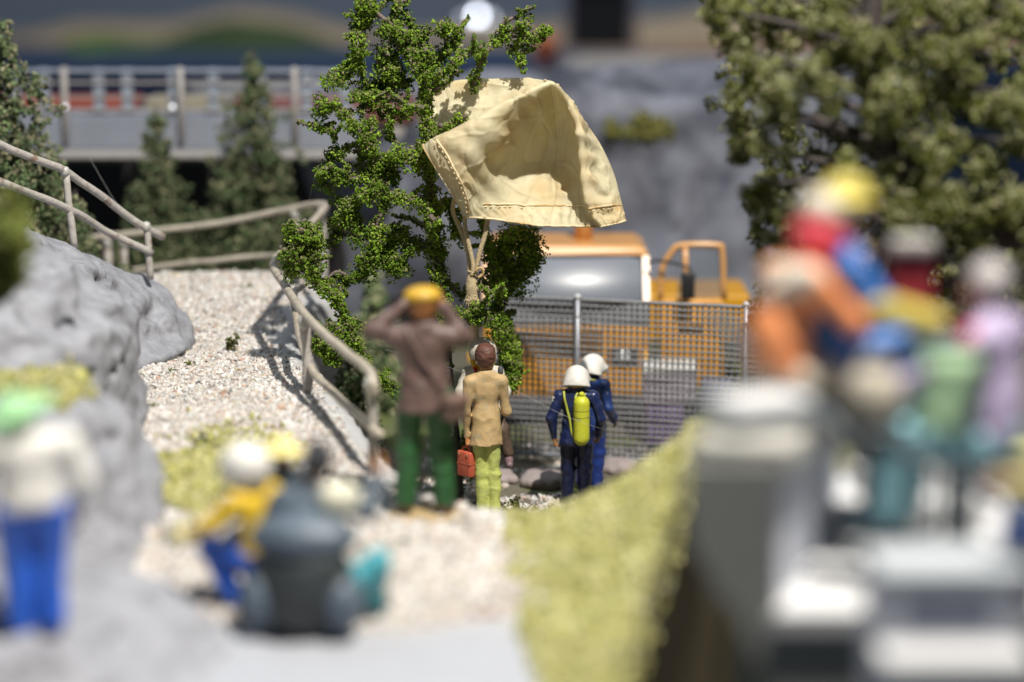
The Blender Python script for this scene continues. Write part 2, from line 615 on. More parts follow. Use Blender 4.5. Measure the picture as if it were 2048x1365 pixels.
# ----------------------------------------------------------------------------
# the grey plaster rock on the left
# ----------------------------------------------------------------------------
rock_mat = M('plaster_rock', (0.28, 0.285, 0.315), 0.75, 0.3, 5.0, bump=1.0, bscale=9, color2=(0.17, 0.17, 0.185), c2scale=2.4, c2lo=0.56, c2hi=0.72, spec=0.25)
def rock_field():
    els = [((-5.0, 24.6, 1.5), (1.12, 2.4, 1.42)), ((-4.55, 26.0, 1.4), (1.02, 1.35, 1.05)), ((-4.75, 21.6, 1.6), (1.4, 2.3, 1.8)),
           ((-4.1, 18.2, 1.45), (1.35, 2.6, 1.3)), ((-3.35, 15.4, 1.2), (1.55, 2.1, 0.78)), ((-3.6, 19.9, 1.5), (0.62, 1.0, 0.55)), ((-5.9, 23.0, 2.0), (1.6, 3.0, 1.5))]
    h = 0.05
    lo = np.array([-6.6, 12.9, 0.6]); hi = np.array([-1.5, 27.8, 3.9])
    n = np.ceil((hi - lo) / h).astype(int)
    G = np.stack(np.meshgrid(*[lo[i] + h * np.arange(n[i]) for i in range(3)], indexing='ij'), -1).astype(np.float32)
    F = np.full(n, 9.0, np.float32)
    for c, r in els:
        F = smin(F, sd_el(G, c, r).astype(np.float32), 0.35)
    mk = np.abs(F) < 0.55
    p = G[mk]
    a = fbm(p * np.array([0.9, 0.6, 1.1]), 4, 41)
    rd = 1 - np.abs(fbm(p * np.array([1.3, 0.75, 2.1]) + 5, 3, 47))
    pits = np.clip(fbm(p * np.array([2.2, 1.6, 2.6]), 2, 53) - 0.42, 0, 1)
    fine = fbm(p * 6.0, 3, 59)
    crack = np.exp(-(fbm(p * np.array([1.1, 0.8, 1.7]) + 9, 3, 57) / 0.035) ** 2)
    F[mk] += -0.26 * a - 0.22 * (rd - 0.75) + 0.5 * pits - 0.05 * fine + 0.06 * crack - 0.03 * fbm(p * np.array([1.5, 1.2, 9.0]), 3, 77)
    return surface_nets(F, lo, h)
RV, RQ = rock_field()
rock = link_mesh('rock_outcrop', RV, RQ, rock_mat, None, True)
tag(rock, 'smooth grey plaster rock outcrop rising left of the gravel path', 'rock')

# moss: short yellow-green flock lying on rock and ground
moss_mat = M('moss_flock', (1, 1, 1), 0.95, 0.1, 30, tint=True, spec=0.1)
def moss(name, pts, label, r=(0.012, 0.03), pal=((.50, .48, .16), (.44, .42, .14), (.58, .55, .28), (.36, .37, .14), (.60, .57, .36))):
    pal = np.array(pal)
    c = pal[rng.integers(0, len(pal), len(pts))] * rng.uniform(0.8, 1.15, (len(pts), 1))
    o = bits(name, pts, rng.uniform(r[0], r[1], len(pts)), moss_mat, c, shape='tri', jit=0.5)
    return tag(o, label, 'moss', kind='stuff')
def rock_pts(c, rad, n):
    nrm = np.linalg.norm((RV - np.array(c)) / np.array(rad), axis=1) + 0.45 * fbm(RV * 2.4, 3, 61)
    sel = RV[nrm < 1]
    k = sel[rng.integers(0, len(sel), n)]
    return k + rng.normal(0, 0.025, k.shape)
moss('rock_moss', rock_pts(P(95, 725, 18.9), (0.45, 1.2, 0.34), 2600), 'yellow-green moss patch on the crest of the left rock', (0.015, 0.035))
n = 6500
mx = rng.normal(-2.62, 0.27, n); my = rng.normal(20.0, 0.8, n)
nzv = fbm(np.stack([mx * 2.2, my * 2.2, mx * 0], -1), 3, 67)
k_ = nzv > -0.25
mx, my = mx[k_], my[k_]
moss('path_moss', np.stack([mx, my, ground_z(mx, my) + rng.uniform(0, 0.05, len(mx))], -1), 'yellow-green moss patch where the gravel meets the left rock', (0.015, 0.032))
n = 42000
mx = rng.uniform(-0.15, 1.9, n); my = rng.uniform(13.4, 20.3, n)
nzv = fbm(np.stack([mx * 1.6, my * 1.6, mx * 0], -1), 4, 21)
bare = fbm(np.stack([mx * 3.1, my * 1.4, mx * 0], -1), 3, 27)
k_ = (mx + 0.16 * nzv + 0.03 * (my - 17) > 0.0) & (pit_dist(mx, my) < 0.25) & (cliff(mx, my) < 0.3) & ((bare < 0.12) | (rng.random(n) < 0.25))
mx, my = mx[k_], my[k_]
moss('bank_moss', np.stack([mx, my, ground_z(mx, my) + rng.uniform(0, 0.05, len(mx))], -1), 'bright yellow-green moss covering the bank right of the gravel', (0.012, 0.028))

# ----------------------------------------------------------------------------
# behind: rock wall, bridge, train, hills
# ----------------------------------------------------------------------------
def build_back_wall():
    h = 0.16
    a = P(640, 400, 36.5); b = P(1640, 400, 36.5)
    lo = np.array([a[0] - 1.2, 35.0, -0.6]); hi = np.array([b[0] + 2.5, 39.4, 4.1])
    n = np.ceil((hi - lo) / h).astype(int)
    G = np.stack(np.meshgrid(*[lo[i] + h * np.arange(n[i]) for i in range(3)], indexing='ij'), -1).astype(np.float32)
    c = np.array([(a[0] + b[0]) / 2 + 0.6, 37.6, 1.4])
    F = sd_bx(G, c, ((b[0] - a[0]) / 2 + 1.0, 1.3, 2.12), 0.4)
    F = F - 0.6 * fbm(G * np.array([0.8, 0.8, 0.6]), 4, 71) - 0.4 * (0.7 - np.abs(fbm(G * np.array([1.0, 1.0, 0.5]) + 3, 3, 73)))
    V, Q = surface_nets(F.astype(np.float32), lo, h)
    m = M('far_rock', (0.19, 0.20, 0.245), 0.8, 0.35, 1.4, bump=0.9, bscale=4, color2=(0.06, 0.065, 0.09), c2scale=0.8, c2lo=0.48, c2hi=0.62)
    o = link_mesh('rock_wall', V, Q, m, None, True)
    tag(o, 'blue-grey rock wall behind the orange truck', 'rock wall')
    return V
BWV = build_back_wall()
c0 = P(1275, 258, 36.4)
sel = BWV[(np.linalg.norm((BWV - c0) / np.array([0.5, 1.5, 0.13]), axis=1) < 1)]
if len(sel) > 10:
    k_ = sel[rng.integers(0, len(sel), 420)] + rng.normal(0, 0.06, (420, 3))
    moss('wall_moss', k_, 'small olive moss patch high on the far rock wall', (0.03, 0.06), ((.22, .22, .06), (.20, .20, .07)))

steel_pale = M('pale_steel', (0.27, 0.31, 0.38), 0.5, 0.1, 3, spec=0.5)
steel_grey = M('track_steel', (0.34, 0.37, 0.43), 0.42, 0.15, 6, metal=0.5)
stone_pale = M('bridge_stone', (0.22, 0.24, 0.29), 0.8, 0.08, 2, bump=0.3)
post_dull = M('post_dull', (0.33, 0.31, 0.30), 0.6, 0.15, 4)

def build_bridge():
    YB = 33.0
    L_, R_ = P(-260, 260, YB)[0], P(720, 260, YB)[0]
    zt, zb = P(300, 232, YB)[2], P(300, 298, YB)[2]
    t = thing('railway_bridge', 'pale grey railway bridge with open railing behind the fir trees', 'bridge', ((L_ + R_) / 2, YB + 0.8, zb))
    MB().box(((L_ + R_) / 2, YB + 0.9, (zt + zb) / 2), (R_ - L_, 1.8, zt - zb), bevel=0.02).build('deck', stone_pale, t)
    MB().box(((L_ + R_) / 2, YB + 0.02, zb - 0.035), (R_ - L_, 1.5, 0.06), bevel=0.01).build('soffit_lip', post_dull, t)
    ztop = P(300, 138, YB)[2]
    for px in (-120, -40, 25, 85, 195, 252, 345, 425, 520, 612, 690):
        x = P(px, 180, YB)[0]
        MB().box((x, YB + 0.12, (zt + ztop) / 2 + 0.002), (0.15, 0.1, ztop - zt), bevel=0.01).build('post', steel_pale, t)
    for px in (130, 362, 590):
        x = P(px, 180, YB)[0]
        MB().tube([(x, YB - 0.06, zb + 0.1), (x, YB - 0.06, ztop + 0.03)], 0.045, 8).build('bracket_post', post_dull, t, True)
    for py, w in ((142, 0.05), (166, 0.03), (196, 0.025), (222, 0.035)):
        z = P(300, py, YB)[2]
        MB().box(((L_ + R_) / 2, YB + 0.05, z), (R_ - L_, 0.035, w), bevel=0.004).build('rail', steel_pale if py < 150 else post_dull, t)
    for px in (345, 130):
        q = P(px, 214, YB - 0.15)
        MB().lathe([(0.004, -0.03), (0.03, -0.01), (0.03, 0.01), (0.004, 0.03)], q, 10).build('lamp_globe', M('globe_%d' % px, (0.9, 0.92, 0.95), 0.1, 0.02, emit=1.1), t, True)
    # black wall added as painted shade for the unlit void under the deck
    dark = M('void_black', (0.012, 0.011, 0.012), 0.9, 0.2, 3)
    w = MB().box(((L_ + R_) / 2 + 0.2, YB + 3.4, -0.2), (R_ - L_ + 1.6, 0.5, 2 * (zb + 0.2)), bevel=0.03).build('under_bridge_void', dark)
    tag(w, 'black wall added in place of the unlit void under the railway bridge', 'wall')
build_bridge()

def build_wagon(px0, px1, col, label):
    Y = 34.6
    x0, x1 = P(px0, 215, Y)[0], P(px1, 215, Y)[0]
    zb, zt = P(0, 240, Y)[2], P(0, 192, Y)[2]
    t = thing('railway_wagon', label, 'wagon', ((x0 + x1) / 2, Y, zb), 0, 'wagons on the bridge')
    m = M('wagon_' + str(px0), col, 0.5, 0.1, 4)
    MB().box(((x0 + x1) / 2, Y, (zb + zt) / 2), (x1 - x0, 0.8, zt - zb), bevel=0.03).build('body', m, t)
    MB().box(((x0 + x1) / 2, Y, zb - 0.05), (x1 - x0 - 0.1, 0.6, 0.08)).build('underframe', post_dull, t)
    k = max(2, int((x1 - x0) / 0.35))
    for i in range(k):
        x = x0 + (i + 0.5) * (x1 - x0) / k
        MB().box((x, Y - 0.41, (zb + zt) / 2), (0.04, 0.03, (zt - zb) * 0.9)).build('rib', m, t)
    for x in (x0 + 0.25, x1 - 0.25):
        MB().lathe([(0.02, -0.03), (0.11, -0.03), (0.11, 0.03), (0.02, 0.03)], (x, Y - 0.3, zb - 0.12), 14, rotx(math.pi / 2)).build('wheel', post_dull, t)
build_wagon(-160, 282, (0.26, 0.055, 0.035), 'low rust-red wagon on the bridge at the left edge')
build_wagon(300, 452, (0.27, 0.24, 0.17), 'low tan wagon on the bridge, right of the red one')
build_wagon(470, 830, (0.18, 0.06, 0.06), 'dull maroon wagon on the bridge, half hidden by the green tree')

def build_track():
    Y = 38.2
    x0, x1 = P(640, 160, Y)[0], P(1700, 160, Y)[0]
    z0 = P(1200, 200, Y)[2]
    t = thing('railway_track', 'blue-grey railway track running along the top of the rock wall', 'track', ((x0 + x1) / 2, Y, z0))
    MB().box(((x0 + x1) / 2, Y + 0.9, z0 + 0.04), (x1 - x0, 2.2, 0.12), bevel=0.02).build('bed', M('track_bed', (0.40, 0.43, 0.5), 0.6, 0.1, 3), t)
    for dy in (-0.1, 0.75, 1.2, 1.9):
        MB().box(((x0 + x1) / 2, Y + dy, z0 + 0.16), (x1 - x0, 0.07, 0.1), bevel=0.01).build('rail', steel_grey, t)
    for py in (152, 175):
        z = P(1200, py, Y - 0.3)[2]
        MB().box(((x0 + x1) / 2, Y - 0.3, z), (x1 - x0, 0.03, 0.04)).build('guard_rail', steel_pale, t)
    for px in range(700, 1700, 125):
        x = P(px, 160, Y - 0.3)[0]
        MB().box((x, Y - 0.3, (z0 + P(1200, 152, Y - 0.3)[2]) / 2), (0.04, 0.03, P(1200, 152, Y - 0.3)[2] - z0)).build('guard_post', steel_pale, t)
build_track()

def hill(name, prof, Y, depth, col, label, seed, col2):
    """a ridge whose skyline follows prof (photo pixels) at distance Y, falling away in front and behind"""
    px = np.array([p[0] for p in prof], float); py = np.array([p[1] for p in prof], float)
    U = np.linspace(px[0], px[-1], 130)
    H = np.interp(U, px, py)
    ker = np.ones(9) / 9
    H = np.convolve(np.pad(H, 4, mode='edge'), ker, 'valid')
    ridge = np.array([P(u, hh, Y) for u, hh in zip(U, H)])
    K = 26
    V = np.zeros((len(U), K, 3))
    for k in range(K):
        s = k / (K - 1) * 2 - 1
        f = 1 - abs(s) ** 1.5
        V[:, k, 0] = ridge[:, 0]
        V[:, k, 1] = Y + s * depth
        V[:, k, 2] = -6 + (ridge[:, 2] + 6) * f
    V = V.reshape(-1, 3)
    V[:, 2] += 0.35 * fbm(V * 0.35, 3, seed)
    i = np.arange(len(U) - 1)[:, None] * K + np.arange(K - 1)[None]
    F = np.stack([i, i + K, i + K + 1, i + 1], -1).reshape(-1, 4)
    m = M(name + '_' + str(seed), col, 0.9, 0.2, 0.4, color2=col2, c2scale=0.25, c2lo=0.5, c2hi=0.7)
    o = link_mesh(name, V, F, m, None, True)
    return tag(o, label, 'hill', kind='structure')
hill('hill', [(-300, 75), (0, 70), (120, 58), (200, 38), (270, 48), (340, 40), (430, 10), (520, 8), (600, 28), (700, 55), (900, 60), (1100, 40), (1250, 30), (1500, 10), (1800, 0), (2300, -30)], 96, 12,
     (0.42, 0.33, 0.22), 'tan far hills', 81, (0.34, 0.28, 0.22))
hill('hill', [(-300, 130), (60, 120), (130, 80), (200, 62), (260, 78), (340, 72), (400, 48), (470, 40), (560, 50), (660, 80), (760, 118), (900, 140)], 82, 8,
     (0.035, 0.06, 0.018), 'dark green wooded hills', 83, (0.09, 0.18, 0.02))
hill('hill', [(900, 150), (1000, 115), (1080, 90), (1200, 86), (1400, 70), (1500, 60), (1800, 40), (2300, 30)], 80, 7,
     (0.25, 0.16, 0.10), 'brown near hills', 85, (0.30, 0.22, 0.16))
lake = MB().box((0, 78, P(300, 128, 74)[2] - 2.0), (120, 12, 4.0)).build('lake', M('lake_navy', (0.02, 0.04, 0.09), 0.5, 0.1, 1))
tag(lake, kind='structure')
bk = MB().box((0, 125, 8), (170, 1.0, 60)).build('sky', M('backdrop_paint', (0.25, 0.30, 0.38), 0.9, 0.12, 0.03))
tag(bk, kind='structure')
fl = MB().box((0, 95, -6.2), (200, 80, 0.3)).build('layout_base', M('base_dark', (0.05, 0.05, 0.055), 0.9, 0.1, 1))
tag(fl, kind='structure')

def far_things():
    # a dark hut with a black doorway, an orange barrel and a lit lamp post far behind
    Y = 70
    a, b = P(1125, 100, Y), P(1275, 100, Y)
    t = thing('dark_hut', 'black timber hut on the far hillside right of the lit lamp', 'hut', ((a[0] + b[0]) / 2, Y, a[2] - 0.5))
    m = M('hut_black', (0.008, 0.008, 0.01), 0.8, 0.2, 3)
    w = b[0] - a[0]
    cx = (a[0] + b[0]) / 2
    z1 = P(1200, -60, Y)[2]
    z0 = P(1200, 95, Y)[2]
    MB().box((cx, Y, (z0 + z1) / 2), (w * 0.78, 1.4, z1 - z0), bevel=0.03).build('wall', m, t)
    MB().prism([(cx - w * 0.5, Y - 0.9, z1), (cx + w * 0.5, Y - 0.9, z1), (cx, Y - 0.9, z1 + 0.6)], (0, 1.8, 0)).build('roof', m, t)
    for s in (-1, 1):
        MB().box((cx + s * w * 0.44, Y - 0.72, (z0 + z1) / 2), (0.16, 0.12, z1 - z0)).build('corner_post', M('hut_post_%d' % s, (0.16, 0.14, 0.17), 0.8), t)
    q = P(1092, 100, 62)
    t = thing('orange_barrel', 'bright orange barrel on the far slope left of the black hut', 'barrel', (q[0], q[1], q[2] - 0.4))
    MB().lathe([(0.2, -0.4), (0.24, -0.2), (0.26, 0.0), (0.24, 0.2), (0.2, 0.4)], q, 14).build('body', M('barrel_orange', (0.85, 0.16, 0.02), 0.4, 0.05, emit=0.0), t, True)
    for dz in (-0.2, 0.2):
        MB().lathe([(0.245, -0.03), (0.26, 0), (0.245, 0.03)], (q[0], q[1], q[2] + dz), 14).build('hoop', M('barrel_hoop_%d' % int(dz * 10), (0.5, 0.12, 0.03), 0.4), t, True)
    q = P(955, 32, 100)
    t = thing('street_lamp', 'lit white street lamp glowing far behind the tree top', 'lamp', (q[0], q[1], q[2] - 4))
    MB().tube([(q[0], q[1], q[2] - 4), (q[0], q[1], q[2] - 0.2)], 0.05, 8).build('post', post_dull, t)
    MB().box((q[0], q[1], q[2] - 0.15), (0.7, 0.05, 0.05)).build('arm', post_dull, t)
    for dx, e, r in ((0, 9, 0.16), (-0.55, 1.0, 0.16), (0.5, 1.5, 0.16)):
        MB().lathe([(r * math.sin(a_), -r * math.cos(a_)) for a_ in np.linspace(0.05, math.pi - 0.05, 9)], (q[0] + dx, q[1] + abs(dx), q[2] - abs(dx) * 0.4), 14).build('bulb', M('bulb_%d' % int(dx * 100), (0.86, 0.9, 1.0), 0.3, 0.01, emit=e), t, True)
far_things()
# ----------------------------------------------------------------------------
# trees
# ----------------------------------------------------------------------------
bark_grey = M('twig_bark', (0.16, 0.125, 0.11), 0.85, 0.3, 20, bump=0.8, bscale=40)
bark_dark = M('trunk_bark', (0.055, 0.045, 0.042), 0.85, 0.35, 12, bump=1.0, bscale=25)
leaf_mat = M('foam_leaf', (1, 1, 1), 0.9, 0.12, 9, tint=True, spec=0.15, transl=0.12)
GREEN = np.array([(.135, .235, .022), (.18, .295, .028), (.235, .365, .04), (.09, .16, .016)])
DUST = np.array([(.24, .24, .10), (.28, .25, .13), (.20, .22, .09)])

def foam(samples, radii, per, g, bit=(0.011, 0.02), dust=0.16, green=GREEN, dustc=DUST, droop=0.35, nclump=4):
    """leaf-sized crumbs on small clumps strung along branch samples"""
    pts, sz, col = [], [], []
    for c, r in zip(samples, radii):
        for _ in range(nclump):
            o = g.normal(size=3); o /= np.linalg.norm(o)
            cc = c + o * r * g.uniform(0.15, 0.72) - np.array([0, 0, r * droop * g.random()])
            cr = r * g.uniform(0.28, 0.55)
            n = max(6, int(per * (cr / 0.06) ** 1.6))
            d = g.normal(size=(n, 3)); d /= np.linalg.norm(d, axis=1)[:, None]
            q = cc + d * cr * (0.62 + 0.5 * g.random((n, 1)) ** 0.7)
            pts.append(q)
            sz.append(g.uniform(bit[0], bit[1], n))
            base = green[g.integers(0, len(green))] * g.uniform(0.7, 1.3)
            k = base * g.uniform(0.72, 1.3, (n, 1))
            dm = g.random(n) < dust * (0.35 + 1.3 * (d[:, 2] > 0.35))
            k[dm] = dustc[g.integers(0, len(dustc), dm.sum())] * g.uniform(0.7, 1.15, (dm.sum(), 1))
            col.append(k)
    return np.concatenate(pts), np.concatenate(sz), np.concatenate(col)

def main_tree():
    g = np.random.default_rng(101)
    Y0 = 25.0
    base = P(908, 1030, 25.1)
    base[2] = gz(base[0], base[1]) - 0.05
    t = thing('spindly_tree', 'spindly green foam-leaved tree with the parachute caught in it', 'tree', base)
    trunk = [(908, 1040), (904, 930), (898, 830), (892, 740), (888, 640), (880, 560), (872, 470), (862, 380), (856, 300), (853, 220), (852, 150), (850, 108)]
    tp = np.array([P(x, y, 25.1) for x, y in trunk]); tp[0, 2] = base[2]
    rad = np.interp(np.arange(len(trunk)), [0, 2, 4, 11], [0.13, 0.095, 0.055, 0.03])
    c = catmull(tp, 6)
    rr = np.interp(np.linspace(0, len(trunk) - 1, len(c)), np.arange(len(trunk)), rad)
    rr = rr * (1 + 0.12 * fbm(c * 4, 2, 9))
    MB().tube(c, list(rr), 10).build('trunk', bark_dark, t, True)
    # (points, foam radius px, depth offset, draw twig)
    B = [
     ([(850, 152), (821, 117), (804, 73), (792, 35), (789, 0), (786, -30)], 15, 0.0),
     ([(804, 73), (770, 40), (740, 12), (728, -10)], 17, -.1), ([(727, 0), (719, 53), (716, 97), (704, 132), (657, 158)], 19, -.15),
     ([(735, 20), (728, 45)], 22, -.12), ([(716, 97), (722, 130), (728, 165), (745, 193)], 10, 0.1),
     ([(768, 95), (780, 126), (795, 152), (763, 176), (735, 170)], 20, .15), ([(757, 62), (783, 67), (804, 85), (815, 105)], 13, .1),
     ([(789, 15), (815, 30), (824, 52), (830, 80)], 13, .2), ([(755, 120), (772, 150)], 22, .1), ([(800, 160), (815, 168)], 14, .1),
     ([(850, 97), (855, 120), (852, 150), (850, 180)], 18, -.12), ([(838, 125), (832, 85), (845, 70), (877, 59), (892, 50)], 14, .15),
     ([(850, 150), (877, 111), (906, 88), (918, 53)], 15, .2), ([(890, 70), (893, 95)], 14, .22),
     ([(852, 180), (871, 158), (892, 138), (930, 111), (968, 91)], 13, -.1), ([(858, 190), (895, 160), (920, 140)], 6, .05),
     ([(945, 175), (955, 145), (962, 126), (980, 94), (997, 79), (1038, 73), (1076, 70)], 13, .25),
     ([(997, 79), (1009, 44), (1035, 32), (1050, 19)], 8, .25), ([(1010, 60), (1040, 55), (1062, 38)], 13, .25), ([(1060, 78), (1076, 70), (1094, 50)], 14, .3),
     ([(1020, 94), (1044, 108), (1040, 138)], 13, .25), ([(1044, 108), (1058, 92)], 9, .3), ([(955, 100), (975, 110)], 10, .2),
     ([(850, 215), (824, 211), (789, 202), (745, 193), (704, 187)], 13, -.1), ([(745, 195), (727, 211), (722, 226)], 15, -.05), ([(789, 202), (780, 234), (778, 262), (782, 280)], 12, .1),
     ([(815, 225), (800, 235)], 14, .1), ([(757, 217), (768, 228)], 10, .05),
     ([(751, 300), (722, 264), (686, 228), (663, 211), (628, 217)], 17, -.2), ([(669, 278), (663, 255), (640, 256), (626, 252)], 12, -.15), ([(735, 280), (745, 258), (733, 240)], 18, -.1),
     ([(760, 320), (704, 290), (681, 305), (651, 310)], 16, -.05), ([(708, 300), (722, 310), (716, 340)], 6, .1),
     ([(740, 350), (690, 360), (651, 337), (642, 360), (672, 381)], 17, -.1), ([(845, 322), (804, 310), (769, 328), (730, 331)], 24, -.1), ([(835, 305), (842, 330)], 18, -.12),
     ([(770, 350), (800, 345)], 18, .05), ([(860, 270), (892, 264), (915, 245), (935, 232)], 13, .15), ([(880, 250), (900, 258)], 14, .12),
     ([(869, 444), (848, 412), (813, 398), (784, 386), (749, 380), (715, 395)], 15, -.3), ([(860, 452), (868, 470)], 14, -.25),
     ([(749, 380), (702, 409), (690, 447)], 21, -.2), ([(775, 398), (760, 430), (749, 468), (743, 512), (725, 532)], 25, -.1), ([(720, 440), (705, 470)], 20, 0),
     ([(876, 500), (851, 494), (813, 477), (801, 468), (778, 483), (793, 521), (801, 538)], 20, .1), ([(830, 480), (815, 500)], 19, .15), ([(760, 500), (775, 530)], 16, .1),
     ([(872, 470), (830, 440), (800, 430)], 7, .3),
     ([(576, 450), (596, 477), (608, 521), (637, 568), (672, 594), (687, 629), (702, 667), (716, 700), (760, 760), (880, 820)], 17, -.3),
     ([(561, 494), (579, 509), (590, 532), (570, 544)], 17, -.35), ([(608, 439), (617, 468), (620, 500), (637, 545)], 15, -.25), ([(600, 460), (640, 480), (600, 510)], 18, -.3),
     ([(735, 520), (707, 556), (672, 544), (640, 575)], 14, -.2), ([(690, 560), (668, 600)], 16, -.2), ([(660, 440), (680, 470), (650, 490)], 15, .3),
     ([(720, 690), (661, 648), (643, 673), (637, 696), (661, 717), (675, 711)], 13, -.3), ([(640, 670), (660, 690)], 13, -.3), ([(690, 640), (720, 655)], 14, .1),
     ([(900, 980), (960, 850), (1015, 760), (1018, 717), (1004, 658), (995, 600), (989, 556), (995, 512), (1018, 468), (1077, 459)], 23, .45),
     ([(1010, 570), (1042, 541), (1062, 512), (1065, 470)], 26, .4), ([(1005, 530), (1030, 490)], 28, .45), ([(1018, 690), (1030, 735), (1024, 765)], 20, .4), ([(985, 520), (970, 470), (960, 430)], 15, .35),
     ([(884, 640), (910, 626), (942, 623), (971, 603), (1001, 579)], 12, -.35), ([(930, 632), (965, 640), (989, 638)], 14, -.35), ([(950, 615), (985, 625)], 12, -.35),
     ([(870, 420), (898, 403), (905, 440), (925, 480)], 14, .35), ([(890, 560), (925, 590), (960, 560)], 11, .4),
    ]
    S, Rr = [], []
    for pts, fr, dy in B:
        p3 = np.array([P(x, y, Y0 + dy + 0.06 * g.normal()) for x, y in pts])
        if len(p3) > 2:
            c = catmull(p3, 5)
        else:
            c = np.linspace(p3[0], p3[1], 6)
        c = c + 0.012 * np.stack([fbm(c * 6 + k * 9, 2, 13 + k) for k in range(3)], -1)
        r = np.linspace(0.03, 0.011, len(c))
        MB().tube(c, list(r), 6).build('branch', bark_grey, t, True)
        # foam samples along the branch, leaving bare stretches and tips
        L = np.concatenate([[0], np.cumsum(np.linalg.norm(np.diff(c, axis=0), axis=1))])
        n = max(3, int(L[-1] / 0.04))
        u = np.linspace(0.0, 0.97, n) * L[-1]
        q = np.stack([np.interp(u, L, c[:, k]) for k in range(3)], -1)
        ra = SZ(fr, Y0) * (0.98 + 0.6 * np.clip(0.5 + 1.1 * fbm(q * 4.5, 2, 19), 0, 1))
        keep = fbm(q * 5.0 + 40, 2, 23) > -0.42
        S.append(q[keep]); Rr.append(ra[keep])
        # short side sprigs
        for _ in range(max(1, len(pts) - 1)):
            k = g.integers(1, len(c) - 1)
            d = g.normal(size=3); d[2] = abs(d[2]) * 0.6; d /= np.linalg.norm(d)
            e = c[k] + d * g.uniform(0.12, 0.24)
            m_ = (c[k] + e) / 2 + 0.02 * g.normal(size=3)
            MB().tube([c[k], m_, e], [0.012, 0.009, 0.006], 5).build('twig', bark_grey, t, True)
            S.append(np.linspace(c[k], e * 0.93 + c[k] * 0.07, 5)); Rr.append(np.full(5, SZ(fr * 0.5, Y0)))
    # foam round the trunk
    tc = catmull(np.array([P(x, y, 25.1) for x, y in trunk[3:]]), 14)
    w = np.interp(np.linspace(0, 1, len(tc)), [0, .25, .5, 1], [SZ(17, 25), SZ(27, 25), SZ(23, 25), SZ(15, 25)])
    S.append(tc); Rr.append(w)
    S = np.concatenate(S); Rr = np.concatenate(Rr)
    pts, sz, col = foam(S, Rr, 27, g, (0.0095, 0.0175), 0.27)
    print('main tree crumbs', len(pts))
    bits('crown', pts, sz, leaf_mat, col, t, 'tri', 0.4, origin=base, g=g)
main_tree()

def conifer(px, ytop, ybot, Y, wpx, label, seed, n=11000, tone=1.0, lean=0.0):
    g = np.random.default_rng(seed)
    top, bot = P(px, ytop, Y), P(px + lean, ybot, Y)
    H = top[2] - bot[2]
    R = SZ(wpx, Y) / 2
    t = thing('fir_tree', label, 'tree', bot, 0, 'fir trees by the bridge')
    MB().tube([bot, (bot + top) / 2, top], [0.09, 0.06, 0.015], 8).build('trunk', bark_dark, t, True)
    tiers = int(H / 0.2)
    S, Rr = [], []
    for i in range(tiers):
        f = i / tiers
        r = R * (1 - f) ** 0.85 * g.uniform(0.78, 1.12) + 0.04
        nb = max(4, int(13 * (1 - f) + 3))
        for k in range(nb):
            a = 2 * math.pi * (k + g.random()) / nb
            rr = r * g.uniform(0.6, 1.1)
            c0 = bot + (top - bot) * f
            for s in (0.35, 0.65, 0.95):
                S.append(c0 + np.array([math.cos(a) * rr * s, math.sin(a) * rr * s, -0.12 * s * s + 0.05 * g.normal()]))
                Rr.append(0.2 * (1.15 - 0.5 * f) * g.uniform(0.7, 1.3))
    S = np.array(S); Rr = np.array(Rr)
    pts, sz, col = foam(S, Rr, max(4, n / len(S) / 3), g, (0.018, 0.034), 0.34, np.array([(.105, .15, .07), (.135, .185, .085), (.075, .11, .055), (.16, .205, .105)]) * tone,
                        np.array([(.27, .27, .16), (.32, .30, .19)]) * tone, nclump=2)
    bits('crown', pts, sz, leaf_mat, col, t, 'tri', 0.4, origin=bot, g=g)
conifer(-10, 15, 580, 27.6, 560, 'large dark fir tree cut by the left edge behind the handrail', 201, 16000, 1.15)
conifer(312, 212, 640, 31.4, 270, 'small slim fir tree left of the taller dusty one', 203, 9000)
conifer(505, 100, 640, 31.7, 370, 'tall ragged dusty fir tree between the small fir and the green tree', 205, 14000, 1.0, 10)
conifer(745, 520, 860, 30.2, 160, 'pale green low fir seen through the green tree', 207, 5000, 1.9)
conifer(700, 660, 990, 26.6, 150, 'bright green low fir behind the railing end post', 209, 5000, 1.6)
conifer(150, 380, 640, 29.6, 150, 'low fir tucked behind the handrail post', 211, 5000, 1.1)

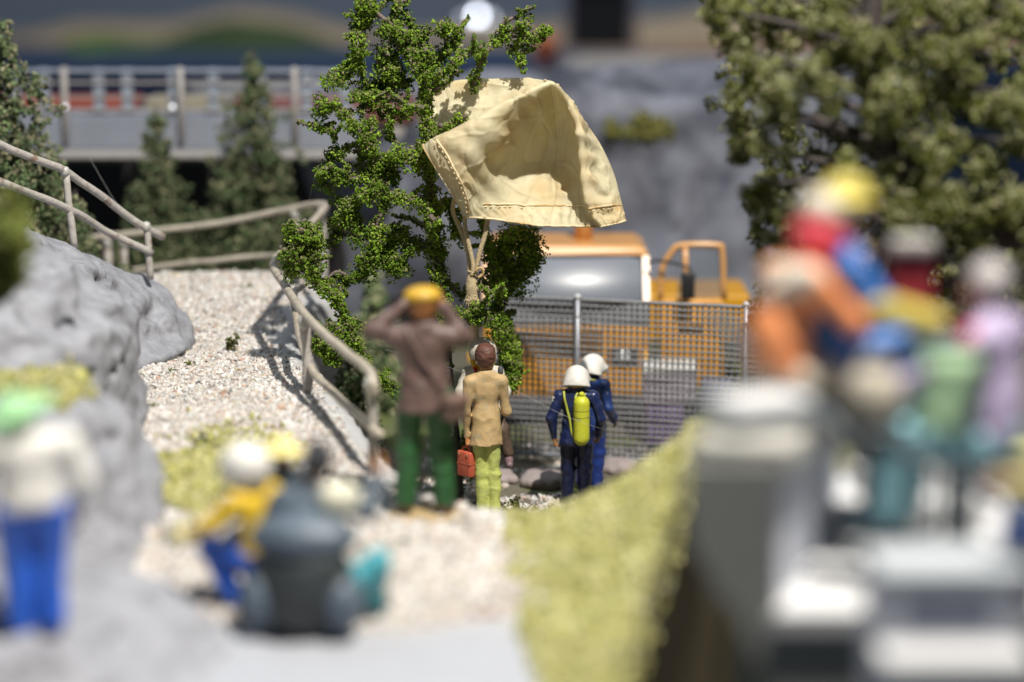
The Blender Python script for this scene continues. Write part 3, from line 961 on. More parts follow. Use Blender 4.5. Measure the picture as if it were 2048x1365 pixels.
def broad_tree():
    g = np.random.default_rng(303)
    YT = 20.9
    base = np.array([P(1800, 700, YT)[0], YT, -0.1])
    t = thing('broad_tree', 'broad olive-green tree filling the upper right corner', 'tree', base)
    top = P(1760, -120, YT)
    tr = catmull([base, P(1800, 620, YT), P(1815, 400, YT), P(1770, 260, YT), P(1740, 100, YT), top], 6)
    MB().tube(tr, list(np.linspace(0.3, 0.06, len(tr))), 10).build('trunk', bark_dark, t, True)
    cl = []
    # clumps of the crown: photo position, distance, radius px
    outline = [(1440, 20, 0, 60), (1500, 60, .5, 70), (1495, 130, -.3, 55), (1560, 150, -.5, 75), (1640, 60, .3, 80), (1690, 60, -.8, 60), (1760, 30, .6, 90),
               (1480, 190, .2, 45), (1475, 245, .3, 42), (1500, 300, .1, 50), (1560, 250, -.4, 75), (1640, 170, -.9, 70), (1720, 110, -.6, 75), (1850, 60, -.5, 90),
               (1530, 370, 0, 55), (1545, 440, .2, 50), (1600, 350, .4, 80), (1680, 280, .5, 90), (1790, 180, -.9, 80), (1880, 170, -.3, 90), (1960, 50, -.5, 70), (2010, 40, -.2, 60),
               (1560, 510, .2, 55), (1600, 560, .4, 60), (1640, 450, -.6, 70), (1720, 380, -.9, 80), (1830, 300, -.7, 85), (1930, 260, -.6, 90), (2020, 190, -.8, 60), (2070, 280, -.4, 80),
               (1660, 560, .3, 70), (1740, 500, .3, 80), (1850, 420, -.9, 75), (1950, 400, -.6, 85), (2050, 420, -.8, 80), (1900, 520, .4, 80), (1990, 520, -.5, 70), (2060, 560, -.6, 80),
               (1560, 660, .7, 70), (1680, 680, .6, 90), (1800, 640, .7, 90), (1920, 660, .6, 90), (2040, 680, .6, 90), (1455, 0, .8, 50), (1560, -10, .2, 70),
               (1680, -30, .5, 80), (1850, -20, 0, 90), (1980, -30, 0, 70), (2080, 120, -.2, 60)]
    S, Rr = [], []
    for (x, y, dy, r) in outline:
        c = P(x, y, YT + dy * 1.3)
        R = SZ(r, YT)
        a = tr[np.argmin(np.linalg.norm(tr - c, axis=1) + 0.6 * np.maximum(0, tr[:, 2] - c[2] + 0.4))]
        m_ = (a + c) / 2 + np.array([0, 0, 0.12]) + 0.08 * g.normal(size=3)
        MB().tube(catmull([a, m_, c], 4), list(np.linspace(0.05, 0.014, 9)), 6).build('limb', bark_dark, t, True)
        for k in range(13):
            d = g.normal(size=3); d /= np.linalg.norm(d)
            back = np.array([0, 1.2, 0.1]) if k > 8 else 0
            S.append(c + d * R * g.uniform(0.3, 0.95) + back); Rr.append(R * g.uniform(0.34, 0.6))
    S = np.array(S); Rr = np.array(Rr)
    pts, sz, col = foam(S, Rr, 25, g, (0.012, 0.022), 0.36, np.array([(.11, .125, .025), (.15, .165, .035), (.08, .09, .016), (.19, .205, .06)]), np.array([(.44, .44, .24), (.38, .40, .21), (.48, .45, .28)]), nclump=4)
    print('broad tree crumbs', len(pts))
    bits('crown', pts, sz, leaf_mat, col, t, 'tri', 0.4, origin=base, g=g)
broad_tree()

def bush(px, py, Y, wpx, hpx, label, seed, n=1500, tone=1.0, bit=(0.012, 0.024), name='bush', sit=True, per=None):
    g = np.random.default_rng(seed)
    c = P(px, py, Y)
    R, H = SZ(wpx, Y) / 2, SZ(hpx, Y)
    base = np.array([c[0], c[1], gz(c[0], c[1])]) if sit else c
    t = thing(name, label, 'plant', base)
    st = MB()
    S, Rr = [], []
    for k in range(9):
        d = np.array([g.normal() * R * 0.6, g.normal() * R * 0.6, H * g.uniform(0.5, 1.0)])
        st.tube([base, base + d * 0.5 + 0.1 * R * g.normal(size=3), base + d], [0.02 * min(1, R * 5), 0.012 * min(1, R * 5), 0.006 * min(1, R * 5)], 5)
        for s in (0.45, 0.75, 1.0):
            S.append(base + d * s); Rr.append(R * g.uniform(0.35, 0.6))
    st.build('stem', bark_dark, t, True)
    S = np.array(S); Rr = np.array(Rr)
    pts, sz, col = foam(S, Rr, 10, g, bit, 0.15, np.array([(.13, .155, .035), (.16, .18, .045), (.09, .11, .025)]) * tone, nclump=max(1, int(n / 600)))
    if len(pts) > n:
        k = g.choice(len(pts), n, replace=False); pts, sz, col = pts[k], sz[k], col[k]
    bits('crown', pts, sz, leaf_mat, col, t, 'tri', 0.5, origin=base, g=g)
bush(10, 600, 17.5, 190, 190, 'olive-green bush on the rock at the left edge', 401, 6000, 1.25, (0.02, 0.04), sit=False)
bush(455, 668, 25.6, 32, 40, 'small dark green sprig standing alone on the gravel path', 403, 420, 0.8, (0.01, 0.018), name='weed')
bush(1030, 985, 24.9, 60, 40, 'dark low bush on the ground right of the red briefcase man', 405, 900, 0.5)
bush(945, 1010, 24.7, 50, 36, 'mossy tuft at the foot of the tree trunk', 407, 700, 0.9)
for i, (x, y, Y_) in enumerate([(378, 712, 24.7), (345, 735, 24.3), (360, 775, 23.6), (305, 830, 22.6), (495, 560, 28.3), (408, 915, 21.2)]):
    bush(x, y, Y_, 18 if i < 5 else 44, 9 if i < 5 else 22,
         ['tiny green weed in the middle of the gravel path', 'tiny green weed near the rock beside the gravel', 'tiny flat weed on the near gravel path',
          'tiny weed where the gravel meets the rock foot', 'tiny weed at the far end of the gravel path', 'dark tuft beside the yellow moss on the gravel'][i], 420 + i, 70 if i < 5 else 400, 1.1, (0.007, 0.014), name='weed')
# ----------------------------------------------------------------------------
# painted figurines
# ----------------------------------------------------------------------------
V3 = lambda *a: np.array(a, float)
_paint = {}
def paint(col, rough=0.42, var=0.13, scale=9.0, coat=0.0, dust=None):
    key = (tuple(col), rough, var, scale, coat, dust)
    if key not in _paint:
        _paint[key] = M('paint_%d' % len(_paint), col, rough, var, scale, bump=0.25, bscale=45, coat=coat, color2=dust, c2scale=14, c2lo=0.56, c2hi=0.72)
    return _paint[key]
SKIN = (0.62, 0.27, 0.10)

def unit(v):
    v = np.asarray(v, float)
    return v / max(1e-9, np.linalg.norm(v))
def hand_prims(w, d, nrm, side, curl=0.5, s=1.0):
    """palm, four unequal fingers and a thumb; d: pointing direction, nrm: palm normal, side: thumb side vector"""
    d, nrm = unit(d), unit(nrm)
    lat = unit(np.cross(d, nrm))
    if np.dot(lat, side) < 0: lat = -lat            # lat points to the thumb side
    pr = []
    pe = w + d * 0.075 * s
    for o in (-0.022, 0.0, 0.022):
        pr.append(('rc', w + lat * o * 0.6 * s, pe + lat * o * 1.15 * s, 0.02 * s, 0.018 * s))
    for i, ln in enumerate((0.062, 0.074, 0.07, 0.052)):
        b = pe + lat * (0.03 - 0.02 * i) * s
        a1 = curl * 0.9
        d1 = d * math.cos(a1) + nrm * math.sin(a1)
        a2 = curl * 2.1
        d2 = d * math.cos(a2) + nrm * math.sin(a2)
        k1 = b + d1 * ln * 0.55 * s
        pr.append(('rc', b - d * 0.01 * s, k1, 0.0112 * s, 0.0104 * s))
        pr.append(('rc', k1, k1 + d2 * ln * 0.5 * s, 0.0104 * s, 0.0088 * s))
    tb = w + d * 0.022 * s + lat * 0.026 * s
    t1 = tb + unit(lat * 0.8 + d * 0.7 + nrm * 0.35) * 0.036 * s
    t2 = t1 + unit(lat * 0.25 + d * 0.9 + nrm * (0.3 + curl * 0.5)) * 0.03 * s
    pr.append(('rc', tb, t1, 0.0145 * s, 0.0125 * s)); pr.append(('rc', t1, t2, 0.0125 * s, 0.0105 * s))
    return pr

def figurine(label, loc, rz, cols, pose=None, H=1.75, wide=1.0, hem=0.80, h=0.012, hair='short', group=None, extra=(), jk_noise=0.012, long_coat=False, collar=False,
             curl=0.5, palm=None, sleeve=None, face=True, tilt=0.0, headscale=1.0, shirt_open=False):
    """cols: jacket, trousers, skin, hair, shoes (materials). pose overrides joint positions in local space:
    x right, y the way the figurine faces, z up, for a 1.75 tall body."""
    J = dict(pelvis=V3(0, 0, .93), waist=V3(0, 0, 1.08), chest=V3(0, 0, 1.29), neck=V3(0, -.01, 1.47), head=V3(0, .02, 1.625),
             sR=V3(.185, -.01, 1.41), eR=V3(.245, -.03, 1.14), wR=V3(.245, .05, .90), sL=V3(-.185, -.01, 1.41), eL=V3(-.245, -.03, 1.14), wL=V3(-.245, .05, .90),
             hR=V3(.088, 0, .92), kR=V3(.10, .02, .50), aR=V3(.10, -.02, .085), tR=V3(.12, .13, .035), hL=V3(-.088, 0, .92), kL=V3(-.10, .02, .50), aL=V3(-.10, -.02, .085), tL=V3(-.12, .13, .035))
    if pose:
        for k, v in pose.items(): J[k] = np.array(v, float)
    s = H / 1.75
    for k in J:
        J[k] = J[k] * s * np.array([wide, wide, 1.0])
    w = s * wide
    jk, tr, sk, hr, sh = cols['jacket'], cols['trousers'], cols['skin'], cols.get('hair'), cols.get('shoes')
    spine = unit(J['neck'] - J['pelvis'])
    hd = unit(J['head'] - J['neck'])
    hs = s * headscale * (0.5 + 0.5 * wide)
    G, mats, names = [], [], []
    def grp(name, mat, **k):
        G.append(k); mats.append(mat); names.append(name)
    # torso and sleeves
    nb = J['neck'] - hd * .015 * s
    dn = -spine * .03 * s
    tors = [('rc', J['waist'], J['chest'], .128 * w, .15 * w, .72), ('rc', J['sL'] + dn, J['sR'] + dn, .062 * w, .062 * w), ('rc', nb, J['sL'], .05 * w, .055 * w), ('rc', nb, J['sR'], .05 * w, .055 * w), ('rc', J['chest'], nb, .12 * w, .052 * w, .8),
            ('rc', J['pelvis'], J['waist'], .152 * w, .14 * w, .74)]
    if collar:
        tors.append(('rc', J['neck'] - hd * .03 * s, J['neck'] + hd * .045 * s, .085 * w, .075 * w))
    if long_coat:
        tors.append(('rc', J['waist'], J['pelvis'] - spine * .17 * s, .138 * w, .20 * w, .82))
    else:
        tors.append(('rc', J['waist'], J['pelvis'] - spine * .09 * s, .14 * w, .168 * w, .74))
    arms = []
    for q in 'LR':
        arms += [('rc', J['s' + q] + dn * .6, J['e' + q], .066 * w, .055 * w), ('rc', J['e' + q], J['w' + q], .056 * w, .043 * w)]
    clipd = float(-(spine @ (J['pelvis'] + spine * (hem - .93) * s)))
    grp('jacket', jk, prims=[], k=.035 * s, parts=[dict(prims=tors, k=.05 * s, clip=[(-spine, clipd)], join=.0), dict(prims=arms, k=.02 * s, join=.014 * s)],
        noise=[(jk_noise * s, (7 / s, 7 / s, 3 / s), 5), (-jk_noise * .75 * s, (5.5 / s, 5.5 / s, 4.2 / s), 8)])
    legs = [('rc', J['hL'], J['hR'], .095 * w, .095 * w, .95)]
    for q in 'LR':
        legs += [('rc', J['h' + q], J['k' + q], .092 * w, .076 * w), ('rc', J['k' + q], J['a' + q] + unit(J['k' + q] - J['a' + q]) * .03 * s, .076 * w, .066 * w)]
    grp('trousers', tr, prims=legs, k=.03 * s, noise=[(.010 * s, (8 / s, 8 / s, 5 / s), 15), (-.007 * s, (6 / s, 6 / s, 7 / s), 18)])
    feet = []
    for q in 'LR':
        f = unit(J['t' + q] - J['a' + q])
        feet += [('rc', J['a' + q] - V3(0, 0, .03 * s), J['t' + q], .05 * w, .042 * w), ('rc', J['a' + q] - V3(0, 0, .035 * s) - f * .03 * s, J['a' + q] - V3(0, 0, .02 * s), .045 * w, .05 * w)]
    grp('shoes', sh or tr, prims=feet, k=.02 * s, clip=[((0, 0, -1), -(min(J['aL'][2], J['aR'][2]) - .085 * s))])
    # head, face and hands
    face_dir = unit(V3(0, math.cos(tilt), math.sin(tilt)))
    if pose and 'look' in pose: face_dir = unit(pose['look'])
    hc = J['head']
    right = unit(np.cross(face_dir, hd)); upv = unit(np.cross(right, face_dir))
    R = np.stack([right, face_dir, upv], 1)
    hp = [('el', hc, (.078 * hs, .096 * hs, .112 * hs), R), ('el', hc + face_dir * .03 * hs - upv * .05 * hs, (.058 * hs, .06 * hs, .065 * hs), R),
          ('rc', J['neck'] - hd * .03 * s, hc - upv * .06 * hs, .052 * w, .048 * w)]
    if face:
        hp += [('rc', hc + face_dir * .088 * hs + upv * .012 * hs, hc + face_dir * .112 * hs - upv * .022 * hs, .01 * hs, .016 * hs),
               ('el', hc + right * .08 * hs - upv * .005 * hs, (.012 * hs, .02 * hs, .03 * hs), R), ('el', hc - right * .08 * hs - upv * .005 * hs, (.012 * hs, .02 * hs, .03 * hs), R),
               ('rc', hc + face_dir * .088 * hs - upv * .05 * hs - right * .02 * hs, hc + face_dir * .088 * hs - upv * .05 * hs + right * .02 * hs, .009 * hs, .009 * hs)]
    hands = []
    for q in 'LR':
        d = unit(J['w' + q] - J['e' + q])
        if pose and 'd' + q in pose: d = unit(pose['d' + q])
        sg = 1 if q == 'R' else -1
        nrm = V3(-sg, 0, 0) if palm is None else np.array(palm[q], float)
        nrm = nrm - d * (nrm @ d)
        cu = curl[q] if isinstance(curl, dict) else curl
        hands += hand_prims(J['w' + q] + d * .012 * s, d, nrm, V3(0, 1, 0.2), cu, s * (0.6 + 0.4 * wide))
    grp('skin', sk, prims=hp, k=.02 * hs)
    grp('hands', cols.get('hands', sk), prims=hands, k=.006)
    if face:
        dk = cols.get('eyes') or paint((.03, .02, .02), .3)
        grp('eyes', dk, prims=[('el', hc + face_dir * .087 * hs + upv * .012 * hs + sg * right * .032 * hs, (.011 * hs, .012 * hs, .008 * hs), R) for sg in (-1, 1)], k=0)
    if hair == 'short':
        grp('hair', hr, prims=[('el', hc + upv * .018 * hs - face_dir * .014 * hs, (.088 * hs, .104 * hs, .113 * hs), R)], k=0,
            clip=[(face_dir * .75 - upv * .62, float((face_dir * .75 - upv * .62) @ (hc - face_dir * .005 * hs - upv * .045 * hs + face_dir * .06 * hs)))], noise=[(-.009 * hs, (11 / hs, 7 / hs, 16 / hs), 33)])
    elif hair == 'long':
        grp('hair', hr, prims=[('el', hc + upv * .018 * hs - face_dir * .02 * hs, (.094 * hs, .104 * hs, .118 * hs), R), ('rc', hc - face_dir * .05 * hs, hc - face_dir * .07 * hs - upv * .16 * hs, .08 * hs, .06 * hs)], k=.03 * hs,
            clip=[(face_dir, float(face_dir @ (hc + face_dir * .055 * hs)))], noise=[(.008 * hs, (22 / hs, 22 / hs, 8 / hs), 33)])
    for e in extra:
        pr = e['prims'](J, s, w, hs, hc, face_dir, upv, right, R)
        grp(e['name'], e['mat'], prims=pr, k=e.get('k', .01), clip=e['clip'](J, s, w, hs, hc, face_dir, upv, right) if 'clip' in e else [], **({'noise': e['noise']} if 'noise' in e else {}))
    low = min(J['aL'][2], J['aR'][2]) - .085 * s
    t = thing('figurine', label, 'figurine', loc, rz, group)
    V, Q, lab = sdf_mesh(G, h)
    body_g = [i for i, nm in enumerate(names) if nm in ('jacket', 'trousers', 'shoes', 'skin', 'hands', 'eyes', 'hair')]
    remap = {i: k for k, i in enumerate(body_g)}
    sel = np.isin(lab, body_g)
    # extras are separate meshes, the body is one continuous mesh
    if len(body_g) < len(G):
        V, Q, lab = sdf_mesh([G[i] for i in body_g], h)
        lab2 = lab
        link_mesh('body', V, Q, [mats[i] for i in body_g], t, True, midx=lab2)
        for i in range(len(G)):
            if i not in body_g:
                Ve, Qe, _ = sdf_mesh([G[i]], h * 0.8)
                link_mesh(names[i], Ve, Qe, mats[i], t, True)
    else:
        link_mesh('body', V, Q, mats, t, True, midx=lab)
    return t, J, dict(s=s, w=w, hs=hs, hc=hc, face=face_dir, up=upv, right=right)

def stand(px, py, Y):
    q = P(px, py, Y)
    return q

# --- man in the tan jacket with the red briefcase and a microphone -----------------------------
tanj = paint((0.50, 0.35, 0.17), 0.62, 0.22, 5.0, dust=(0.40, 0.33, 0.22))
lime = paint((0.50, 0.55, 0.15), 0.6, 0.16, 5.0, dust=(0.40, 0.44, 0.18))
skin = paint(SKIN, 0.4, 0.12)
brown_hair = paint((0.13, 0.055, 0.04), 0.5, 0.25, 20)
q = P(972, 1036, 24.55)
tan_loc = (q[0], q[1], gz(q[0], q[1]))
H_tan = (P(968, 690, 24.5)[2] - tan_loc[2])
t, J, S = figurine('figurine of a man in tan jacket and lime trousers carrying a red briefcase', tan_loc, 0.08,
    dict(jacket=tanj, trousers=lime, skin=skin, hair=brown_hair, shoes=paint((0.10, 0.06, 0.04))),
    pose=dict(eL=(-.232, -.03, 1.12), wL=(-.222, .02, .875), eR=(.24, .02, 1.10), wR=(.19, .13, 1.30), hR=(.075, 0, .92), hL=(-.075, 0, .92), kR=(.10, .02, .5), aR=(.115, -.02, .085), kL=(-.05, .03, .5), aL=(-.035, 0, .085), tL=(-.04, .14, .035)),
    H=H_tan, h=0.0105, hem=.80, long_coat=True, jk_noise=.011, curl=dict(L=1.25, R=1.0), wide=.80, headscale=1.2)
# collar, back seam and hem of the jacket
w_, s_ = S['w'], S['s']
tan_d = paint((0.30, 0.20, 0.09), .65, .2)
MB().tube([V3(.062 * w_ * math.cos(a_), -.01 + .066 * w_ * math.sin(a_), 1.485 * s_ + .012 * math.sin(a_)) for a_ in np.linspace(.85 * math.pi, 2.15 * math.pi, 15)], .014, 7).build('collar', tanj, t, True, origin=(0, 0, 0))
def seam(pts, r, mat, t, name='seam'):
    MB().tube(catmull(pts, 6), r, 6).build(name, mat, t, True, origin=(0, 0, 0))
sx = J['wL']
caseq = V3(sx[0] - .01, sx[1] + .01, sx[2] - .30)
case = thing('briefcase', 'small red briefcase in the tan jacketed man\'s left hand', 'briefcase', (tan_loc[0] + caseq[0], tan_loc[1] + caseq[1], tan_loc[2] + caseq[2] - .14), 0.75)
red = paint((0.50, 0.10, 0.05), 0.55, 0.2, 8, dust=(0.40, 0.17, 0.11))
MB().box((0, 0, .135), (.085, .21, .27), bevel=.022, seg=3).build('case', red, case, True, origin=(0, 0, 0))
MB().box((0, 0, .135), (.09, .213, .012), bevel=.004).build('lid_seam', paint((0.30, 0.06, 0.03)), case, True, origin=(0, 0, 0))
MB().tube(catmull([(0, -.05, .265), (0, -.045, .30), (0, 0, .315), (0, .045, .30), (0, .05, .265)], 5), .011, 8).build('handle', red, case, True, origin=(0, 0, 0))
for yy in (-.06, .06):
    MB().box((-.044, yy, .235), (.012, .022, .03), bevel=.003).build('clasp', paint((0.45, 0.2, 0.1), .3), case, True, origin=(0, 0, 0))
mq = P(1001, 752, 24.62)
mic = thing('microphone', 'small dark microphone held up beside the tan jacketed man', 'microphone', mq)
MB().lathe([(.006, -.09), (.011, -.085), (.013, .0), (.018, .005), (.018, .012)], mq, 12, rotx(-.2)).build('grip', paint((.62, .62, .6), .4), mic, True)
MB().lathe([(.019, .012), (.027, .03), (.029, .06), (.026, .085), (.014, .10)], mq, 14, rotx(-.2)).build('foam_cap', paint((.07, .075, .085), .6), mic, True)

# --- firefighters ----------------------------------------------------------------------------
navy = paint((0.012, 0.022, 0.085), 0.28, 0.3, 8, coat=0.35, dust=(0.05, 0.06, 0.12))
blue = paint((0.014, 0.035, 0.19), 0.3, 0.3, 7, coat=0.4)
black = paint((0.010, 0.011, 0.018), 0.35, 0.3, 10)
navy_trousers = paint((0.010, 0.014, 0.045), 0.32, 0.3, 9)
helmet_white = paint((0.72, 0.70, 0.66), 0.45, 0.08, 14, dust=(0.55, 0.52, 0.46))
tank_yel = paint((0.56, 0.58, 0.04), 0.4, 0.12, 8, dust=(0.45, 0.46, 0.10))
skin_b = paint((0.42, 0.20, 0.09), 0.4, 0.12)
def helmet_groups(mat):
    def pr(J, s, w, hs, hc, f, u, r, R):
        return [('el', hc + u * .045 * hs, (.122 * hs, .145 * hs, .13 * hs), R), ('el', hc - u * .01 * hs - f * .075 * hs, (.13 * hs, .095 * hs, .12 * hs), R), ('el', hc + u * .03 * hs + f * .06 * hs, (.13 * hs, .12 * hs, .05 * hs), R),
                ('el', hc - u * .03 * hs - f * .10 * hs, (.15 * hs, .095 * hs, .03 * hs), R)]
    def cl(J, s, w, hs, hc, f, u, r):
        nn = -u - f * .3
        return [(nn, float(nn @ (hc - u * .04 * hs)))]
    return dict(name='helmet', mat=mat, prims=pr, clip=cl, k=.03)
def tank_groups():
    def pr(J, s, w, hs, hc, f, u, r, R):
        c = J['chest'] - V3(-.06 * w, .155 * w, 0)
        return [('rc', c + V3(.01, 0, .05 * s), c + V3(.01, 0, -.38 * s), .088 * w, .088 * w)]
    return dict(name='air_tank', mat=tank_yel, prims=pr, k=0)
q = P(1152, 1012, 25.35)
ff_loc = (q[0], q[1], gz(q[0], q[1]))
H_ff = (P(1150, 727, 25.3)[2] - ff_loc[2]) / 1.04
t, J, S = figurine('white-helmeted firefighter figurine with a yellow air tank on his back', ff_loc, -.12,
    dict(jacket=navy, trousers=navy_trousers, skin=skin_b, hair=black, shoes=blue),
    pose=dict(neck=(0, .0, 1.43), head=(0, .035, 1.55), eL=(-.27, -.05, 1.13), wL=(-.245, .0, .88), eR=(.275, -.03, 1.13), wR=(.24, .1, .90), hR=(.085, 0, .90), hL=(-.085, 0, .90), kR=(.095, .02, .48), kL=(-.095, .02, .48), aR=(.1, 0, .085), aL=(-.1, 0, .085)),
    H=H_ff, wide=1.13, headscale=1.22, collar=True, h=0.0105, hem=.80, long_coat=True, hair=None, extra=[helmet_groups(helmet_white), tank_groups()], curl=.6, jk_noise=.014)
c = J['chest'] - V3(-.06 * S['w'], .155 * S['w'], 0) + V3(.01, 0, 0)
rT = .088 * S['w']
groove = paint((0.16, 0.17, 0.02), 0.5)
band = MB()
for dz in (-.03, -.10):
    band.lathe([(rT * .98, -.006), (rT * 1.012, -.003), (rT * 1.012, .003), (rT * .98, .006)], (c[0], c[1], c[2] + dz), 24)
band.build('tank_band', groove, t, True, origin=(0, 0, 0))
MB().lathe([(.012, 0), (.03, .004), (.03, .03), (.016, .045), (.004, .047)], (c[0], c[1], c[2] + .05 * S['s'] + rT * .95), 12).build('tank_valve', tank_yel, t, True, origin=(0, 0, 0))
w_, s_ = S['w'], S['s']
def on_back(x, z, off=.0):
    return V3(x * w_, -(.118 + off) * w_ + .25 * max(0, abs(x) - .1) ** 1.5 * w_, z * s_)
strapm = paint((0.42, 0.46, 0.06), 0.5, 0.15)
for sg, pts in ((-1, [(-.13, 1.47), (-.12, 1.40), (-.095, 1.28), (-.06, 1.12), (-.045, 1.0), (-.02, .92), (.03, .90)]), (1, [(.02, 1.46), (.0, 1.40), (.02, 1.36)]), (2, [(.10, 1.45), (.085, 1.39), (.06, 1.36)])):
    P3 = [on_back(x, z, .012 if z < 1.42 else -.03) for x, z in pts]
    MB().tube(catmull(P3, 6), .0135, 6).build('strap', strapm, t, True, origin=(0, 0, 0))
MB().lathe([(.172 * w_, -.006), (.178 * w_, 0), (.172 * w_, .006)], (0, 0, .82 * s_), 30).build('belt', black, t, True, origin=(0, 0, 0))
# white shoulder patch
a = J['sL'] + V3(-.065 * w_, -.055 * w_, -.02 * s_)
MB().box(a, (.014, .05, .012), rotz(.5)).box(a + V3(-.004, -.006, -.022), (.012, .014, .04), rotz(.5)).build('shoulder_mark', helmet_white, t, False, origin=(0, 0, 0))

q = P(1180, 1000, 26.1)
ff2 = (q[0], q[1], gz(q[0], q[1]))
H2 = (P(1180, 706, 26.0)[2] - ff2[2]) / 1.04
blue2 = paint((0.02, 0.045, 0.17), 0.32, 0.3, 7, coat=0.35, dust=(0.06, 0.08, 0.18))
t, J, S = figurine('white-helmeted firefighter figurine in plain blue half hidden behind the tank wearer', ff2, -.55,
    dict(jacket=blue2, trousers=blue, skin=skin_b, hair=black, shoes=black),
    pose=dict(eL=(-.26, -.04, 1.13), wL=(-.245, .05, .9), eR=(.27, -.05, 1.12), wR=(.24, .13, .93), neck=(0, .0, 1.43), head=(0, .045, 1.55)),
    H=H2, wide=1.12, headscale=1.22, collar=True, h=0.011, hem=.80, long_coat=True, hair=None, extra=[helmet_groups(helmet_white)], curl=.3, jk_noise=.014)
w_, s_ = S['w'], S['s']
MB().tube([V3(.105 * w_ * math.cos(a_), -.01 + .10 * w_ * math.sin(a_), 1.462 * s_ - .01 * math.sin(a_)) for a_ in np.linspace(math.pi, 2 * math.pi, 13)], .012, 6).build('collar_stripe', strapm, t, True, origin=(0, 0, 0))

# --- parachutist in white overalls -----------------------------------------------------------
whitej = paint((0.62, 0.58, 0.49), 0.5, 0.14, 7, dust=(0.44, 0.40, 0.32))
q = P(966, 1012, 25.0)
H_p = 1.72
p_loc = (P(966, 800, 25.0)[0], 25.0, P(966, 676, 25.0)[2] - 1.70 + .0)
hood = dict(name='hood', mat=whitej, k=.02, prims=lambda J, s, w, hs, hc, f, u, r, R: [('el', hc + u * .03 - f * .01, (.148, .15, .16), R)],
            clip=lambda J, s, w, hs, hc, f, u, r: [(f - u * .35, float((f - u * .35) @ (hc + f * .075)))])
t, J, S = figurine('parachutist figurine in white hooded overalls hanging by cords before the tree', p_loc, math.pi,
    dict(jacket=whitej, trousers=paint((0.10, 0.065, 0.045), .55, .3), skin=skin, hair=whitej, shoes=paint((0.20, 0.13, 0.14), .4), hands=paint((.10, .12, .2), .4)),
    pose=dict(pelvis=(0, -.12, .98), waist=(0, -.08, 1.1), chest=(0, 0, 1.27), neck=(0, .08, 1.42), head=(0, .15, 1.58), look=(0, .6, -.75), sR=(.17, .03, 1.37), sL=(-.17, .03, 1.37), eR=(.265, .07, 1.16), wR=(.22, .16, .97), eL=(-.265, .07, 1.16), wL=(-.21, .16, .97),
              hL=(-.09, -.12, .96), kL=(-.22, -.05, .72), aL=(-.30, -.02, .42), tL=(-.31, .12, .36), hR=(.09, -.12, .96), kR=(.10, .05, .62), aR=(.08, -.05, .25), tR=(.08, .1, .22)),
    H=H_p, h=0.010, wide=.92, headscale=1.05, hem=.88, hair=None, extra=[hood], curl=.7)
hcw = S['hc']
yel = paint((0.70, 0.42, 0.02), 0.35, 0.1); redp = paint((0.45, 0.03, 0.015), 0.4)
MB().tube(catmull([hcw + V3(x, y, z) for x, y, z in ((-.11, .05, -.02), (-.10, .06, -.09), (-.06, .04, -.14), (.0, .05, -.16), (.06, .04, -.14), (.10, .06, -.09), (.11, .05, -.02))], 5), .024, 8).build('scarf', yel, t, True, origin=(0, 0, 0))
MB().tube(catmull([hcw + V3(x, y, z) for x, y, z in ((.09, .05, -.13), (.07, .09, -.17), (.04, .1, -.22))], 5), .02, 8).build('scarf_end', redp, t, True, origin=(0, 0, 0))

# --- man in the brown jacket looking through binoculars ---------------------------------------
q = P(850, 1033, 19.6)
bm_loc = (q[0], q[1], q[2] + .03)
H_b = (P(838, 566, 19.6)[2] - bm_loc[2]) / 1.03
brownj = paint((0.135, 0.085, 0.075), 0.42, 0.18, 5, dust=(0.17, 0.125, 0.11))
greent = paint((0.022, 0.095, 0.030), 0.45, 0.2, 6)
must = paint((0.56, 0.34, 0.035), 0.4, 0.12)
cap = dict(name='cap', mat=must, k=.02, prims=lambda J, s, w, hs, hc, f, u, r, R: [('el', hc + u * .075 * hs, (.122 * hs, .128 * hs, .062 * hs), R), ('el', hc + u * .05 * hs + f * .07 * hs, (.085 * hs, .09 * hs, .018 * hs), R)],
           clip=lambda J, s, w, hs, hc, f, u, r: [(-u, float(-u @ (hc + u * .035 * hs)))])
t, J, S = figurine('figurine in brown jacket, green trousers and mustard cap raising both hands to his face', bm_loc, 0.0,
    dict(jacket=brownj, trousers=greent, skin=paint((0.52, 0.21, 0.06), .4), hair=paint((0.25, 0.10, 0.03), .5), shoes=paint((0.07, 0.05, 0.035))),
    pose=dict(sR=(.19, 0, 1.40), sL=(-.19, 0, 1.40), eL=(-.36, .14, 1.40), wL=(-.135, .20, 1.585), eR=(.255, .18, 1.33), wR=(.125, .20, 1.565), dL=(.3, .4, .75), dR=(-.3, .4, .75), head=(-.005, .02, 1.61),
              aL=(-.13, -.02, .085), kL=(-.11, .01, .5), aR=(.13, -.03, .085), kR=(.11, .0, .5), tL=(-.16, .12, .035), tR=(.16, .12, .035)),
    H=H_b, wide=1.17, headscale=1.12, h=0.012, hem=.83, long_coat=True, extra=[cap], curl=.9, jk_noise=.014, palm=dict(L=(1, 0, 0), R=(-1, 0, 0)))
w_, s_ = S['w'], S['s']
st = catmull([V3(-.10 * w_, .02, 1.49 * s_), V3(-.10 * w_, -.085 * w_, 1.44 * s_), V3(-.03 * w_, -.128 * w_, 1.28 * s_), V3(.07 * w_, -.125 * w_, 1.08 * s_), V3(.15 * w_, -.09 * w_, .93 * s_), V3(.19 * w_, -.03 * w_, .90 * s_)], 8)
MB().tube(st, .018, 6).build('shoulder_strap', brownj, t, True, origin=(0, 0, 0))
MB().box((.20 * w_, -.12 * w_, .86 * s_), (.14, .22, .22), rotz(-.7), bevel=.035, seg=3).build('bag', brownj, t, True, origin=(0, 0, 0))
